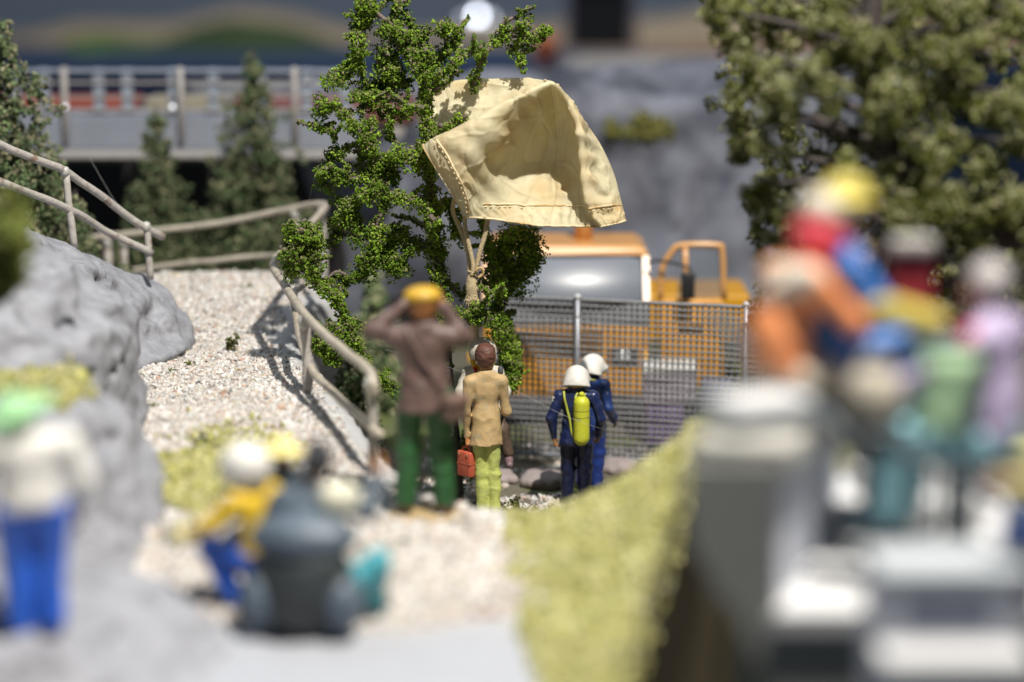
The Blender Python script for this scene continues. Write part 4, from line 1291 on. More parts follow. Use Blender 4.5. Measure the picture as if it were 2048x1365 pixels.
MB().box((.205 * w_, -.13 * w_, .92 * s_), (.15, .225, .10), rotz(-.7), bevel=.03, seg=3).build('bag_flap', paint((0.19, 0.12, 0.10), .4), t, True, origin=(0, 0, 0))
hcw = S['hc']
bino = MB()
for sg in (-1, 1):
    bino.lathe([(.018, -.06), (.022, -.055), (.026, .04), (.03, .05), (.03, .07)], hcw + V3(.03 * sg, .17, .01), 12, rotx(-math.pi / 2))
bino.build('binoculars', paint((.02, .02, .022), .35), t, True, origin=(0, 0, 0))
MB().lathe([(.27, -.06), (.30, -.012), (.29, .0)], (0.0, 0.0, 0.005), 22).build('base_plate', paint((0.42, 0.30, 0.14), .6, .2), t, True, origin=(0, 0, 0))

# --- figurines in the foreground, left and centre ---------------------------------------------
whites = paint((0.72, 0.70, 0.66), .5, .06)
bl = paint((0.02, 0.11, 0.56), .35, .25, 5)
mint = paint((0.34, 0.62, 0.32), .5, .1)
q = P(72, 1272, 14.4)
Hc = (P(60, 790, 14.4)[2] - q[2])
def brim_hat(mat, name='sun_hat', rb=.19, up=.05):
    return dict(name=name, mat=mat, k=.02, prims=lambda J, s, w, hs, hc, f, u, r, R: [('el', hc + u * (up + .03) * hs, (.105 * hs, .115 * hs, .085 * hs), R), ('el', hc + u * up * hs, (rb * hs, rb * hs, .022 * hs), R)],
                clip=lambda J, s, w, hs, hc, f, u, r: [(-u, float(-u @ (hc + u * (up - .02) * hs)))])
figurine('figurine in mint sun hat, white shirt and bright blue trousers on the near left rock', tuple(q), .3,
    dict(jacket=whites, trousers=bl, skin=skin, hair=brown_hair, shoes=black), pose=dict(head=(-.05, .1, 1.56), neck=(-.02, .04, 1.43), wL=(-.3, .2, 1.05), eL=(-.28, .02, 1.15), kL=(-.075, .02, .5), kR=(.075, .02, .5), aL=(-.075, -.02, .085), aR=(.075, -.02, .085)), H=Hc * .99, wide=1.5, h=.02, hem=.95, extra=[brim_hat(mint, rb=.26)])

slate = paint((0.085, 0.115, 0.15), .45, .2, 4)
dkhair = paint((0.03, 0.032, 0.04), .5)
teal = paint((0.06, 0.33, 0.40), .45, .12)
slate_d = paint((0.035, 0.042, 0.045), .5, .2)
q = P(628, 1264, 15.55)
gl = (q[0], q[1], gz(q[0], q[1]))
t, J, S = figurine('seated figurine in slate coat with a big dark rucksack, nearest on the gravel', gl, -.15,
    dict(jacket=slate, trousers=teal, skin=skin, hair=dkhair, shoes=slate_d),
    pose=dict(pelvis=(0, 0, .2), waist=(0, -.02, .36), chest=(0, 0, .62), neck=(.0, .03, .82), head=(.02, .06, .98), sR=(.19, 0, .76), sL=(-.19, 0, .76), eR=(.3, .08, .68), wR=(.33, .2, .86), eL=(-.28, .06, .55), wL=(-.22, .28, .5),
              hR=(.11, .02, .18), hL=(-.11, .02, .18), kR=(.34, .12, .36), aR=(.30, .22, .08), tR=(.34, .34, .04), kL=(-.2, .38, .42), aL=(-.18, .42, .08), tL=(-.18, .55, .04)), H=1.98, wide=1.05, h=.02, hem=1.0, hair='short')
Vr, Qr, _ = sdf_mesh([dict(prims=[('el', (-.02, -.2, .36), (.34, .25, .38))], k=.08, noise=[(.02, (5, 5, 5), 3)])], .02)
link_mesh('rucksack', Vr, Qr, slate_d, t, True)
for sx in (-1, 1):
    Vr, Qr, _ = sdf_mesh([dict(prims=[('el', (-.02 + sx * .27, -.24, .24), (.14, .17, .2))], k=.02, noise=[(.02, (5, 5, 5), 6)])], .02)
    link_mesh('side_pocket', Vr, Qr, slate, t, True)
Vr, Qr, _ = sdf_mesh([dict(prims=[('el', (-.02, -.17, .66), (.36, .26, .17))], k=.05, noise=[(.02, (5, 5, 5), 4)])], .02)
link_mesh('rucksack_lid', Vr, Qr, slate, t, True)
MB().box((.2, -.08, .9), (.26, .2, .2), rotz(.3), bevel=.07, seg=3).build('bedroll', paint((.68, .66, .52), .6, .08), t, True, origin=(0, 0, 0))

q = P(530, 1240, 15.95)
gl = (q[0], q[1], gz(q[0], q[1]))
yshirt = paint((0.72, 0.48, 0.03), .45, .1)
palehat = paint((0.86, 0.75, 0.30), .5, .06)
t, J, S = figurine('figurine in yellow shirt and white helmet crouching beside the rucksack', gl, 1.0,
    dict(jacket=yshirt, trousers=bl, skin=paint((.6, .52, .45), .4), hair=whites, shoes=black),
    pose=dict(pelvis=(0, 0, .42), waist=(0, .02, .56), chest=(0, .06, .78), neck=(.0, .1, .95), head=(-.02, .14, 1.10), sR=(.17, .06, .90), sL=(-.17, .06, .90), eR=(.25, .2, .72), wR=(.12, .36, .75), eL=(-.27, .22, .70), wL=(-.2, .42, .60),
              hR=(.09, .02, .40), hL=(-.09, .02, .40), kR=(.12, .32, .48), aR=(.11, .12, .085), tR=(.12, .25, .035), kL=(-.14, .32, .48), aL=(-.13, .12, .085), tL=(-.14, .25, .035)), H=1.5, wide=1.25, headscale=1.2, h=.02, hem=.95,
    hair=None, extra=[dict(name='helmet', mat=whites, k=.02, prims=lambda J, s, w, hs, hc, f, u, r, R: [('el', hc + u * .03 * hs - f * .02 * hs, (.15 * hs, .16 * hs, .155 * hs), R)],
                clip=lambda J, s, w, hs, hc, f, u, r: [(f - u * .6, float((f - u * .6) @ (hc + f * .08 * hs)))]),
           dict(name='visor', mat=paint((.33, .22, .02), .25), k=.01, prims=lambda J, s, w, hs, hc, f, u, r, R: [('el', hc + f * .085 * hs + u * .0 * hs, (.11 * hs, .05 * hs, .075 * hs), R)])])
def world_of(t, v):
    c_, s_2 = math.cos(t.rotation_euler[2]), math.sin(t.rotation_euler[2])
    return np.array([t.location[0] + c_ * v[0] - s_2 * v[1], t.location[1] + s_2 * v[0] + c_ * v[1], t.location[2] + v[2]])
q = world_of(t, J['wL'] + unit(J['wL'] - J['eL']) * .10)
cm = thing('camera_toy', 'small yellow camera with black lens held by the white helmeted figurine', 'camera', (q[0], q[1], q[2] - .04))
MB().box(q, (.15, .08, .085), bevel=.015).build('camera_body', palehat, cm, True)
MB().lathe([(.035, -.05), (.04, -.04), (.04, .03), (.03, .04)], (q[0] - .095, q[1], q[2]), 14, roty(math.pi / 2)).build('lens', black, cm, True)
q = P(568, 1150, 16.7)
gl = (q[0], q[1], gz(q[0], q[1]))
Hk = (P(550, 886, 16.7)[2] - gl[2])
figurine('small child figurine in a wide pale yellow sun hat behind the white helmeted one', gl, .2,
    dict(jacket=slate, trousers=slate_d, skin=skin, hair=brown_hair, shoes=black), H=Hk * .97, wide=1.3, headscale=1.35, h=.016, extra=[brim_hat(palehat, rb=.2)])
# ----------------------------------------------------------------------------
# parachute
# ----------------------------------------------------------------------------
def cloth_mat():
    m = M('parachute_cotton', (0.94, 0.86, 0.64), 0.34, 0.10, 3.5, color2=(0.84, 0.67, 0.37), c2scale=1.9, c2lo=0.46, c2hi=0.74, transl=0.48, spec=0.35)
    nt = m.node_tree
    N, L = nt.nodes, nt.links
    b = N['Principled BSDF']
    tc = N.new('ShaderNodeTexCoord')
    acc = None
    for dr in ('X', 'Z'):
        wv = N.new('ShaderNodeTexWave')
        wv.wave_type = 'BANDS'; wv.bands_direction = dr
        wv.inputs['Scale'].default_value = 34
        wv.inputs['Distortion'].default_value = 0.7
        L.new(tc.outputs['Object'], wv.inputs['Vector'])
        if acc is None:
            acc = wv.outputs['Fac']
        else:
            ad = N.new('ShaderNodeMath'); ad.operation = 'MULTIPLY'
            L.new(acc, ad.inputs[0]); L.new(wv.outputs['Fac'], ad.inputs[1])
            acc = ad.outputs[0]
    nb = N.new('ShaderNodeTexNoise'); nb.inputs['Scale'].default_value = 7; nb.inputs['Detail'].default_value = 4
    L.new(tc.outputs['Object'], nb.inputs['Vector'])
    m1 = N.new('ShaderNodeMath'); m1.operation = 'MULTIPLY_ADD'
    m1.inputs[1].default_value = 0.10
    L.new(acc, m1.inputs[0]); L.new(nb.outputs['Fac'], m1.inputs[2])
    bp = N.new('ShaderNodeBump'); bp.inputs['Strength'].default_value = 0.5; bp.inputs['Distance'].default_value = 0.06
    L.new(m1.outputs[0], bp.inputs['Height'])
    L.new(bp.outputs['Normal'], b.inputs['Normal'])
    return m
CLOTH = cloth_mat()
HEM = M('parachute_hem', (0.86, 0.72, 0.47), 0.6, 0.14, 6, color2=(0.58, 0.40, 0.17), c2scale=3, transl=0.12, bump=0.4, bscale=30)

def bicubic(grid, n1, n2):
    a = np.stack([catmull(grid[:, j], n1) for j in range(grid.shape[1])], 1)
    return np.stack([catmull(a[i], n2) for i in range(a.shape[0])], 0)

def parachute():
    z = lambda x, y, dy: P(820 + x / 4.135, 140 + y / 4.135, 25.0 + dy)
    # columns from the left hem to the right silhouette; rows: far side, back ridge, valley, front ridge, front panel, hem
    cols = [
      # far-down            back ridge           back face            valley               front ridge           front 1             front 2              front 3              hem
      [(70, 420, .62), (35, 300, .50), (60, 430, .40), (130, 600, .12), (112, 640, -.42), (235, 850, -.50), (340, 1015, -.50), (405, 1120, -.46), (442, 1205, -.40)],
      [(150, 400, .70), (120, 165, .52), (170, 380, .40), (260, 600, .14), (232, 560, -.50), (330, 720, -.62), (425, 900, -.60), (480, 1060, -.52), (500, 1216, -.42)],
      [(420, 420, .75), (330, 108, .55), (380, 300, .42), (520, 520, .16), (520, 415, -.56), (560, 620, -.66), (560, 850, -.52), (590, 1050, -.34), (640, 1228, -.30)],
      [(700, 380, .75), (640, 92, .52), (700, 230, .38), (800, 380, .12), (820, 252, -.58), (850, 480, -.40), (800, 780, -.08), (800, 1040, -.10), (830, 1258, -.24)],
      [(950, 330, .70), (900, 84, .42), (950, 150, .30), (1000, 260, .06), (1010, 170, -.60), (1080, 440, -.10), (1060, 760, .16), (1050, 1040, .0), (1050, 1290, -.26)],
      [(1130, 300, .62), (1070, 95, .32), (1110, 120, .22), (1140, 190, .02), (1150, 118, -.54), (1230, 400, .04), (1250, 740, .16), (1270, 1040, -.06), (1280, 1302, -.32)],
      [(1260, 330, .58), (1150, 108, .24), (1180, 125, .12), (1215, 165, -.06), (1235, 155, -.44), (1350, 430, -.10), (1395, 760, -.04), (1430, 1040, -.22), (1470, 1300, -.40)],
      [(1420, 460, .55), (1230, 160, .16), (1250, 185, .05), (1270, 210, -.08), (1290, 235, -.30), (1410, 480, -.40), (1445, 780, -.42), (1490, 1060, -.46), (1600, 1290, -.48)],
      [(1540, 640, .45), (1300, 250, .14), (1320, 270, .06), (1330, 280, -.02), (1345, 295, -.14), (1480, 520, -.13), (1560, 800, -.20), (1640, 1050, -.34), (1710, 1270, -.42)],
      [(1600, 750, .40), (1340, 300, .16), (1365, 325, .12), (1380, 345, .08), (1395, 370, .04), (1562, 600, .04), (1680, 850, .02), (1738, 1060, -.10), (1784, 1250, -.22)],
    ]
    G = np.array([[z(*p) for p in c] for c in cols])
    n1, n2 = 22, 22
    S = bicubic(G, n1, n2)
    A, B = S.shape[:2]
    du = np.gradient(S, axis=0); dv = np.gradient(S, axis=1)
    nrm = np.cross(du, dv); nrm /= np.linalg.norm(nrm, axis=-1, keepdims=True) + 1e-9
    u = np.linspace(0, 1, A)[:, None] * np.ones((1, B)); v = np.linspace(0, 1, B)[None] * np.ones((A, 1))
    Q = np.stack([u * 9, v * 7, u * 0], -1)
    cr1 = fbm(np.stack([u * 6 - 8 * v, v * 9 + u * 5, u * 0], -1), 2, 93)
    cr2 = fbm(np.stack([u * 9 + 3 * v, v * 4 - u * 4, u * 0 + 3], -1), 2, 94)
    wr = 0.020 * fbm(Q, 2, 91) + 0.016 * np.exp(-np.abs(cr1) / 0.05) - 0.014 * np.exp(-np.abs(cr2) / 0.04) + 0.012 * (1 - np.abs(fbm(np.stack([u * 10 + 4 * v, v * 5 - u * 3, u * 0], -1), 3, 95)) * 2)
    # puckers beside the right seam and along the hem
    wr = wr + 0.020 * np.sin(v * 95 + 6 * fbm(Q, 2, 99)) * np.exp(-((u - 0.84) / 0.07) ** 2) * sstep(.5, .6, v)
    wr = wr + 0.011 * np.sin(u * 120 + 5 * fbm(Q * 2, 2, 97)) * np.exp(-((v - 0.955) / 0.03) ** 2)
    wr = wr + 0.045 * np.exp(-((u - 0.77) / 0.011) ** 2) * sstep(.56, .66, v)                 # the seam ridge
    # creases radiating down the left flap
    wr = wr + 0.018 * np.sin((u * 60 - v * 34)) * np.exp(-((u - 0.25) / 0.12) ** 2) * sstep(.5, .58, v) * sstep(.95, .8, v)
    edge = np.minimum(np.minimum(u, 1 - u) / .03, 1)
    S = S - nrm * (wr * edge)[..., None]
    org = np.array([P(945, 690, 25)[0], 25.0, P(945, 690, 25)[2]])
    t = thing('parachute', 'cream cotton parachute canopy draped in the top of the green tree', 'parachute', S[:, -1].mean(0))
    o0 = np.array(t.location)
    V = S.reshape(-1, 3) - o0
    i = np.arange(A - 1)[:, None] * B + np.arange(B - 1)[None]
    F = np.stack([i, i + B, i + B + 1, i + 1], -1).reshape(-1, 4)
    can = link_mesh('canopy', V, F, CLOTH, t, True)
    md = can.modifiers.new('thick', 'SOLIDIFY'); md.thickness = 0.012; md.offset = 0
    # rolled hem along bottom and left edge, and the stitched ridge above it
    def ribbon(name, idx_pts, r, mat):
        MB().tube(idx_pts, r, 8).build(name, mat, t, True, origin=o0)
    ribbon('hem_edge', S[:, -1], 0.012, HEM)
    ribbon('hem_edge', S[0, 4 * n2 - 8:], 0.011, HEM)
    jr = int(B - 1 - 0.64 * n2)
    line = S[int(0.22 * A):int(0.985 * A), jr] + np.array([0, -0.012, 0])
    line = line + 0.006 * np.stack([fbm(line * 9 + k * 7, 2, 31 + k) for k in range(3)], -1)
    ribbon('hem_ridge', line, 0.010, HEM)
    il = int(0.95 * n1)
    l2 = S[il, 4 * n2 + 3:B - 4] + np.array([0.0, -0.014, 0])
    ribbon('hem_ridge', l2, 0.011, HEM)
    st = M('thread', (0.78, 0.62, 0.36), 0.6, 0.1, 9)
    def stitches(pts, off):
        L = np.concatenate([[0], np.cumsum(np.linalg.norm(np.diff(pts, axis=0), axis=1))])
        for s in np.arange(0.02, L[-1] - 0.03, 0.062):
            a = np.array([np.interp(s, L, pts[:, k]) for k in range(3)]); b = np.array([np.interp(s + 0.036, L, pts[:, k]) for k in range(3)])
            MB().tube([a + off, (a + b) / 2 + off + np.array([0, -.008, 0]), b + off], [.004, .0065, .004], 5).build('stitch', st, t, True, origin=o0)
    stitches(line, np.array([0, -.012, -.028]))
    stitches(l2, np.array([-.022, -.012, 0.0]))
    # gathered threads in the lower right corner
    for k in range(9):
        a = z(1600 + 14 * k, 1255 + 3 * (k % 3), -.36); b = z(1640 + 13 * k, 1130 + 9 * (k % 2), -.33)
        MB().tube([a, (a + b) / 2 + np.array([0, -.02, 0]), b], [.006, .010, .006], 5).build('gathering_thread', HEM, t, True, origin=o0)
    # shroud lines: three cords running into one bound bundle
    cord = M('cord', (0.50, 0.40, 0.24), 0.8, 0.2, 20, bump=0.8, bscale=60)
    C = [([(908, 398), (906, 425), (922, 462), (935, 500), (940, 548)], .024, -.2), ([(930, 425), (930, 455), (938, 492), (946, 530), (944, 552)], .024, -.26), ([(976, 436), (970, 470), (958, 510), (950, 550)], .026, -.22)]
    for pts, r, dy in C:
        MB().tube(catmull([P(x, y, 25.0 + dy) for x, y in pts], 7), r, 8).build('cord', cord, t, True, origin=o0)
    pts = catmull([P(944, 545, 24.78), P(944, 575, 24.78), P(948, 620, 24.8), P(948, 660, 24.86), P(951, 700, 24.95)], 7)
    rr = list(np.interp(np.linspace(0, 1, len(pts)), [0, .25, .5, 1], [.045, .07, .068, .045]))
    MB().tube(pts, rr, 10).build('cord_bundle', cord, t, True, origin=o0)
    for k, y in enumerate((543, 600, 606)):
        q0 = P(945, y, 24.78)
        MB().lathe([(.05 + .02 * (k > 0), -.012), (.062 + .018 * (k > 0), 0), (.05 + .02 * (k > 0), .012)], q0, 12).build('binding', cord, t, True, origin=o0)
    MB().tube(catmull([P(950, 543, 24.70), P(962, 536, 24.68), P(966, 548, 24.70), P(956, 556, 24.70)], 5), .014, 6).build('knot', M('tape', (.55, .36, .16), .6), t, True, origin=o0)
    for k in range(7):
        a = P(935 + 2 * k, 590 + 4 * k % 9, 24.7)
        MB().tube([a, a + np.array([-.03 + .01 * k, -.03, -.06]), a + np.array([-.05 + .013 * k, -.02, -.13])], .003, 4).build('loose_thread', cord, t, True, origin=o0)
parachute()

# ----------------------------------------------------------------------------
# railings of bent cream wire
# ----------------------------------------------------------------------------
RAILM = M('rail_paint', (0.46, 0.41, 0.34), 0.42, 0.16, 10, color2=(0.30, 0.26, 0.21), c2scale=6, c2lo=.56, c2hi=.68, bump=0.5, bscale=30)
RAILG = M('rail_paint_grey', (0.46, 0.43, 0.40), 0.36, 0.16, 9, color2=(0.28, 0.2, 0.16), c2scale=7, c2lo=.58, c2hi=.68, bump=0.5, bscale=26)
GLUE = M('glue', (0.46, 0.45, 0.42), 0.25, 0.1, 10, coat=0.4)
def wob(c, a=0.01):
    return c + a * np.stack([fbm(c * 3 + k * 5, 2, 61 + k) for k in range(3)], -1)
def railing_main():
    base = P(660, 830, 24.0); base[2] = gz(base[0], base[1])
    t = thing('railing', 'bent cream wire railing along the edge of the gravel path', 'railing', base)
    top = [(160, 478, 30.2), (320, 462, 30.1), (470, 442, 29.9), (580, 418, 29.6), (638, 410, 29.3), (648, 418, 29.0), (600, 470, 27.6), (555, 515, 26.3), (548, 535, 26.0), (562, 560, 25.4), (612, 632, 23.2), (690, 705, 21.8), (735, 738, 21.0), (746, 762, 20.72), (748, 790, 20.7)]
    MB().tube(wob(catmull([P(*p) for p in top], 8)), .045, 10).build('top_rail', RAILM, t, True)
    low = [(230, 548, 30.2), (320, 534, 30.1), (450, 520, 29.9), (545, 513, 29.6), (600, 520, 28.5), (640, 545, 27.4)]
    MB().tube(wob(catmull([P(*p) for p in low], 8)), .042, 10).build('lower_rail', RAILM, t, True)
    low = [(640, 545, 27.4), (600, 575, 26.3), (588, 590, 25.9), (592, 630, 24.9), (604, 690, 23.8), (622, 738, 23.2), (680, 800, 22.0), (735, 850, 20.9), (762, 872, 20.55)]
    MB().tube(wob(catmull([P(*p) for p in low], 8)), .041, 10).build('lower_rail', RAILM, t, True)
    for (x0, y0, Y0, x1, y1) in ((609, 636, 23.25, 619, 812), (742, 760, 20.75, 746, 950), (645, 418, 29.2, 642, 560), (590, 420, 29.6, 592, 565), (215, 480, 30.2, 217, 600), (247, 478, 30.2, 247, 600)):
        a = P(x0, y0, Y0)
        x_, y_ = a[0] + .02, a[1] + .02
        bz = gz(x_, y_) - .05
        b = np.array([x_, y_, min(bz, a[2] - .3)])
        c = wob(np.linspace(a, b, 9), .014)
        MB().tube(c, list(np.linspace(.05, .043, 9) + .006 * rng.normal(size=9)), 9).build('post', RAILG, t, True)
        MB().lathe([(.02, -.12), (.058, -.06), (.066, 0), (.045, .045), (.01, .06)], a + np.array([0, -.02, -.02]), 10).build('joint', GLUE, t, True)
railing_main()
def railing_left():
    base = P(150, 470, 25.5); base[2] = base[2] - .2
    t = thing('handrail', 'sloping pale double handrail on top of the left rock', 'handrail', base)
    MB().tube(wob(catmull([P(*p) for p in [(-140, 205, 24.0), (0, 288, 24.6), (130, 345, 25.4), (232, 415, 26.0), (296, 460, 26.3), (326, 474, 26.5)]], 8), .02), .042, 10).build('top_rail', RAILG, t, True)
    MB().tube(wob(catmull([P(*p) for p in [(-140, 300, 24.0), (0, 363, 24.6), (140, 418, 25.4), (215, 462, 25.9), (302, 508, 26.3)]], 8), .02), .04, 10).build('lower_rail', RAILG, t, True)
    for (x0, y0, Y0, x1, y1) in ((130, 342, 25.4, 150, 500), (293, 452, 26.3, 300, 560)):
        a, b = P(x0, y0, Y0), P(x1, y1, Y0)
        MB().tube(wob(np.linspace(a, b, 7), .012), .04, 9).build('post', RAILG, t, True)
        MB().lathe([(.02, -.07), (.05, -.03), (.055, 0), (.04, .04), (.01, .05)], a + np.array([0, -.02, 0]), 10).build('joint', GLUE, t, True)
railing_left()

# ----------------------------------------------------------------------------
# wire fence
# ----------------------------------------------------------------------------
def fence():
    YF = 27.4
    xl, xr = P(985, 600, YF)[0], P(1560, 600, YF)[0]
    zb = P(1150, 908, YF)[2]; zt = P(1150, 596, YF)[2]
    dark = M('fence_wire', (0.22, 0.22, 0.23), 0.4, 0.2, 8, metal=0.0)
    postm = M('fence_post', (0.27, 0.28, 0.31), 0.4, 0.15, 6, metal=0.4)
    t = thing('wire_fence', 'grey square-mesh wire fence in front of the orange truck', 'fence', ((xl + xr) / 2, YF, zb))
    def yb(x): return YF - 0.28 * (x - 0.3)           # turns slightly towards the camera on the right
    sp = 0.066
    mb = MB()
    for x in np.arange(xl, xr, sp):
        j = .004 * rng.normal()
        mb.tube([(x + j, yb(x), zb), (x + .003 * rng.normal(), yb(x) + .006 * rng.normal(), (zt + zb) / 2), (x + j, yb(x), zt)], .0135, 4, False)
    nz_ = int((zt - zb) / sp)
    for k in range(nz_ + 1):
        zz = zb + (zt - zb) * k / nz_
        xs = np.linspace(xl, xr, 9)
        mb.tube([(x, yb(x) - .016, zz + .004 * rng.normal() + .0 * x) for x in xs], .0105, 4, False)
    o = mb.build('wire_mesh', dark, t)
    o['kind'] = 'stuff'
    for zz, r in ((zt, .022), (zb, .03)):
        MB().tube([(x, yb(x) - .005, zz) for x in np.linspace(xl, xr, 9)], r, 8).build('edge_rail', postm if r > .025 else dark, t, True)
    for px in (1154, 1480):
        x = P(px, 700, YF)[0]
        MB().tube([(x, yb(x) - .05, zb - .12), (x, yb(x) - .05, zt + .02)], .034, 10).build('post', postm, t, True)
        for k in range(5):
            zk = zb + (zt - zb) * (k + .5) / 5
            MB().lathe([(.036, -.012), (.043, 0), (.036, .012)], (x, yb(x) - .048, zk), 10).build('tie', dark, t, True)
        MB().lathe([(.03, -.02), (.045, 0), (.04, .03), (.01, .045)], (x, yb(x) - .05, zt + .03), 10).build('post_cap', M('cap_%d' % px, (.5, .5, .52), .3), t, True)
fence()

# ----------------------------------------------------------------------------
# the orange truck behind the fence
# ----------------------------------------------------------------------------
ORANGE = M('truck_orange', (0.66, 0.34, 0.12), 0.35, 0.1, 4, color2=(0.66, 0.34, 0.12), c2scale=3, coat=0.3)
ORANGE_D = M('truck_orange_body', (0.68, 0.32, 0.05), 0.4, 0.1, 4)
RUBBER = M('black_rubber', (0.015, 0.015, 0.017), 0.5, 0.2, 8)
GREYD = M('bumper_grey', (0.09, 0.09, 0.10), 0.5, 0.2, 5)
def glass_mat():
    m = M('windscreen', (0.17, 0.19, 0.23), 0.34, 0.06, 2, spec=0.6, coat=0.0)
    return m
GLASS = glass_mat()
def truck():
    F = 29.7
    xr = P(1300, 560, F)[0]; W = 2.08; xl = xr - W; cx = (xl + xr) / 2
    z = lambda py, Y=F: P(1200, py, Y)[2]
    t = thing('orange_truck', 'orange truck facing the camera behind the wire fence with its door open', 'truck', (cx, F + 1.5, 0))
    zr = z(489, F + .6); zw1 = z(512, F + .35); zw0 = z(604, F)
    # cab shell: roof slab, pillars, front panel, floor
    MB().prism([(xl, F + .30, zw1 - .02), (xl + .03, F + .33, zr - .03), (xl + .14, F + .38, zr + .02), (xr - .14, F + .38, zr + .02), (xr - .03, F + .33, zr - .03), (xr, F + .30, zw1 - .02)], (0, 1.15, 0)).build('roof', ORANGE, t)
    for sx, x in ((1, xr), (-1, xl)):
        MB().prism([(x, F, zw0), (x, F + .3, zw1), (x - sx * .075, F + .3, zw1), (x - sx * .075, F, zw0)], (0, .14, 0)).build('pillar', ORANGE, t)
        MB().box((x - sx * .05, F + 1.35, (zw0 + zw1) / 2), (.1, .12, zw1 - zw0)).build('pillar', ORANGE, t)
    MB().box((cx, F + 1.48, (zw0 + zw1) / 2), (W - .1, .06, zw1 - zw0 + .1)).build('cab_rear_wall', GREYD, t)
    gv = np.array([[[xl + .075 + (W - .15) * u_, F + .03 + .30 * v_ - .16 * (1 - (2 * u_ - 1) ** 2) - .05 * math.sin(math.pi * v_), zw0 + (zw1 - zw0) * v_] for v_ in np.linspace(0, 1, 5)] for u_ in np.linspace(0, 1, 9)])
    sv = bicubic(gv, 5, 5)
    A, B = sv.shape[:2]
    i = np.arange(A - 1)[:, None] * B + np.arange(B - 1)[None]
    ws = link_mesh('windscreen', sv.reshape(-1, 3) - np.array(t.location), np.stack([i, i + B, i + B + 1, i + 1], -1).reshape(-1, 4), GLASS, t, True)
    ws.modifiers.new('thick', 'SOLIDIFY').thickness = .02
    MB().tube([(xl + .08, F + .005, zw0), (xr - .08, F + .005, zw0), (xr - .09, F + .295, zw1), (xl + .09, F + .295, zw1), (xl + .08, F + .005, zw0)], .02, 6).build('window_seal', RUBBER, t, True)
    zp = z(648)
    MB().box((cx, F + .55, (zw0 + zp) / 2 - .02), (W, 1.1, zw0 - zp + .0), bevel=.03).build('scuttle_panel', M('scuttle', (.27, .28, .31), .4), t)
    zb = z(790)
    MB().box((cx, F + .6, (zp + zb) / 2 - .02), (W - .02, 1.16, zp - zb), bevel=.04).build('front_panel', ORANGE_D, t)
    for k in range(4):
        MB().box((cx - .1, F + .0, zp - .12 - .09 * k), (W * .52, .03, .035), bevel=.008).build('grille_bar', RUBBER, t)
    MB().box((cx, F - .05, zb - .14), (W + .06, .24, .22), bevel=.03).build('bumper', GREYD, t)
    for px in (1250, 985):
        q = P(px, 714, F - .03)
        MB().box((q[0], F + .005, q[2]), (.36, .04, .22), bevel=.01).build('lamp_surround', GREYD, t)
        MB().lathe([(.01, -.03), (.07, -.022), (.085, .0), (.085, .04)], (q[0] - .02, F - .03, q[2]), 16, rotx(-math.pi / 2)).build('headlight', M('lens_%d' % px, (.75, .77, .8), .12, .02, spec=.8), t, True)
        MB().box((q[0] + (.26 if px > 1100 else -.26), F - .0, q[2] - .01), (.09, .04, .13), bevel=.015).build('indicator', M('ind_%d' % px, (.85, .45, .02), .25, .03), t, True)
    for px in (1205, 1080):
        q = P(px, 606, F)
        MB().tube([(q[0], F - .03, q[2] - .02), (q[0] - .25, F + .08, q[2] + .2)], .012, 5).build('wiper', RUBBER, t, True)
    for sx, x in ((1, xr - .18), (-1, xl + .18)):
        w = MB().lathe([(.1, -.14), (.36, -.14), (.42, -.09), (.42, .09), (.36, .14), (.1, .14)], (x, F + .75, .40), 24, roty(math.pi / 2)).build('wheel', RUBBER, t, True)
        MB().lathe([(.02, -.15), (.22, -.15), (.22, .15), (.02, .15)], (x, F + .75, .40), 16, roty(math.pi / 2)).build('rim', GREYD, w, True)
    # open door on the right, swung out square to the cab
    dl, dr = P(1322, 560, F - .05)[0], P(1450, 560, F - .05)[0]
    yd = F + .05
    zt_, zs = z(492), z(600)
    door = MB()
    fr = [(dl, yd, zs), (dl + .02, yd, z(540)), (dl + .14, yd, z(505)), (dl + .26, yd, zt_), (dr - .10, yd, zt_), (dr - .03, yd, z(505)), (dr, yd, zs)]
    door.tube(catmull(fr, 4), .038, 8)
    d = door.build('door', ORANGE, t, True)
    MB().box(((dl + dr) / 2, yd, (zs + z(775)) / 2), (dr - dl, .1, zs - z(775)), bevel=.03).build('door_panel', ORANGE_D, d, True)
    MB().tube([(dl + .30, yd, zt_), (dl + .33, yd, zs)], .035, 8).build('window_bar', ORANGE, d, True)
    dg = M('door_glass', (.2, .23, .28), .08, .02, spec=.6, alpha=.35)
    MB().box(((dl + dr) / 2 + .1, yd + .01, (zs + zt_) / 2 - .02), ((dr - dl) * .72, .012, (zt_ - zs) * .9)).build('door_window', dg, d)
    MB().box(((dl + dr) / 2 - .02, yd - .07, zs - .35), (.3, .06, .05), bevel=.015).build('door_handle', RUBBER, d, True)
    q = P(1376, 572, F - .25)
    mr = MB().box(q, (.17, .07, .34), bevel=.03, seg=3).build('mirror', RUBBER, t, True)
    MB().tube(catmull([(xr - .02, F + .1, z(528)), (xr + .12, F - .1, z(520)), (q[0], q[1] + .04, z(530)), (q[0], q[1] + .04, z(548))], 5), .018, 6).build('mirror_arm', RUBBER, t, True)
    # flat bed and crane post behind the cab
    bz = z(562, F + 3)
    MB().box((xr + .1, F + 2.5, bz - .32), (W + .6, 1.4, .62), bevel=.03).build('bed', M('bed_yellow', (.62, .30, .01), .4, .1, 3), t)
    q = P(1166, 470, F + 1.1)
    MB().tube([(q[0], F + .95, zr - .02), (q[0] + .02, F + 1.0, zr + .9)], .115, 12).build('crane_post', ORANGE, t, True)
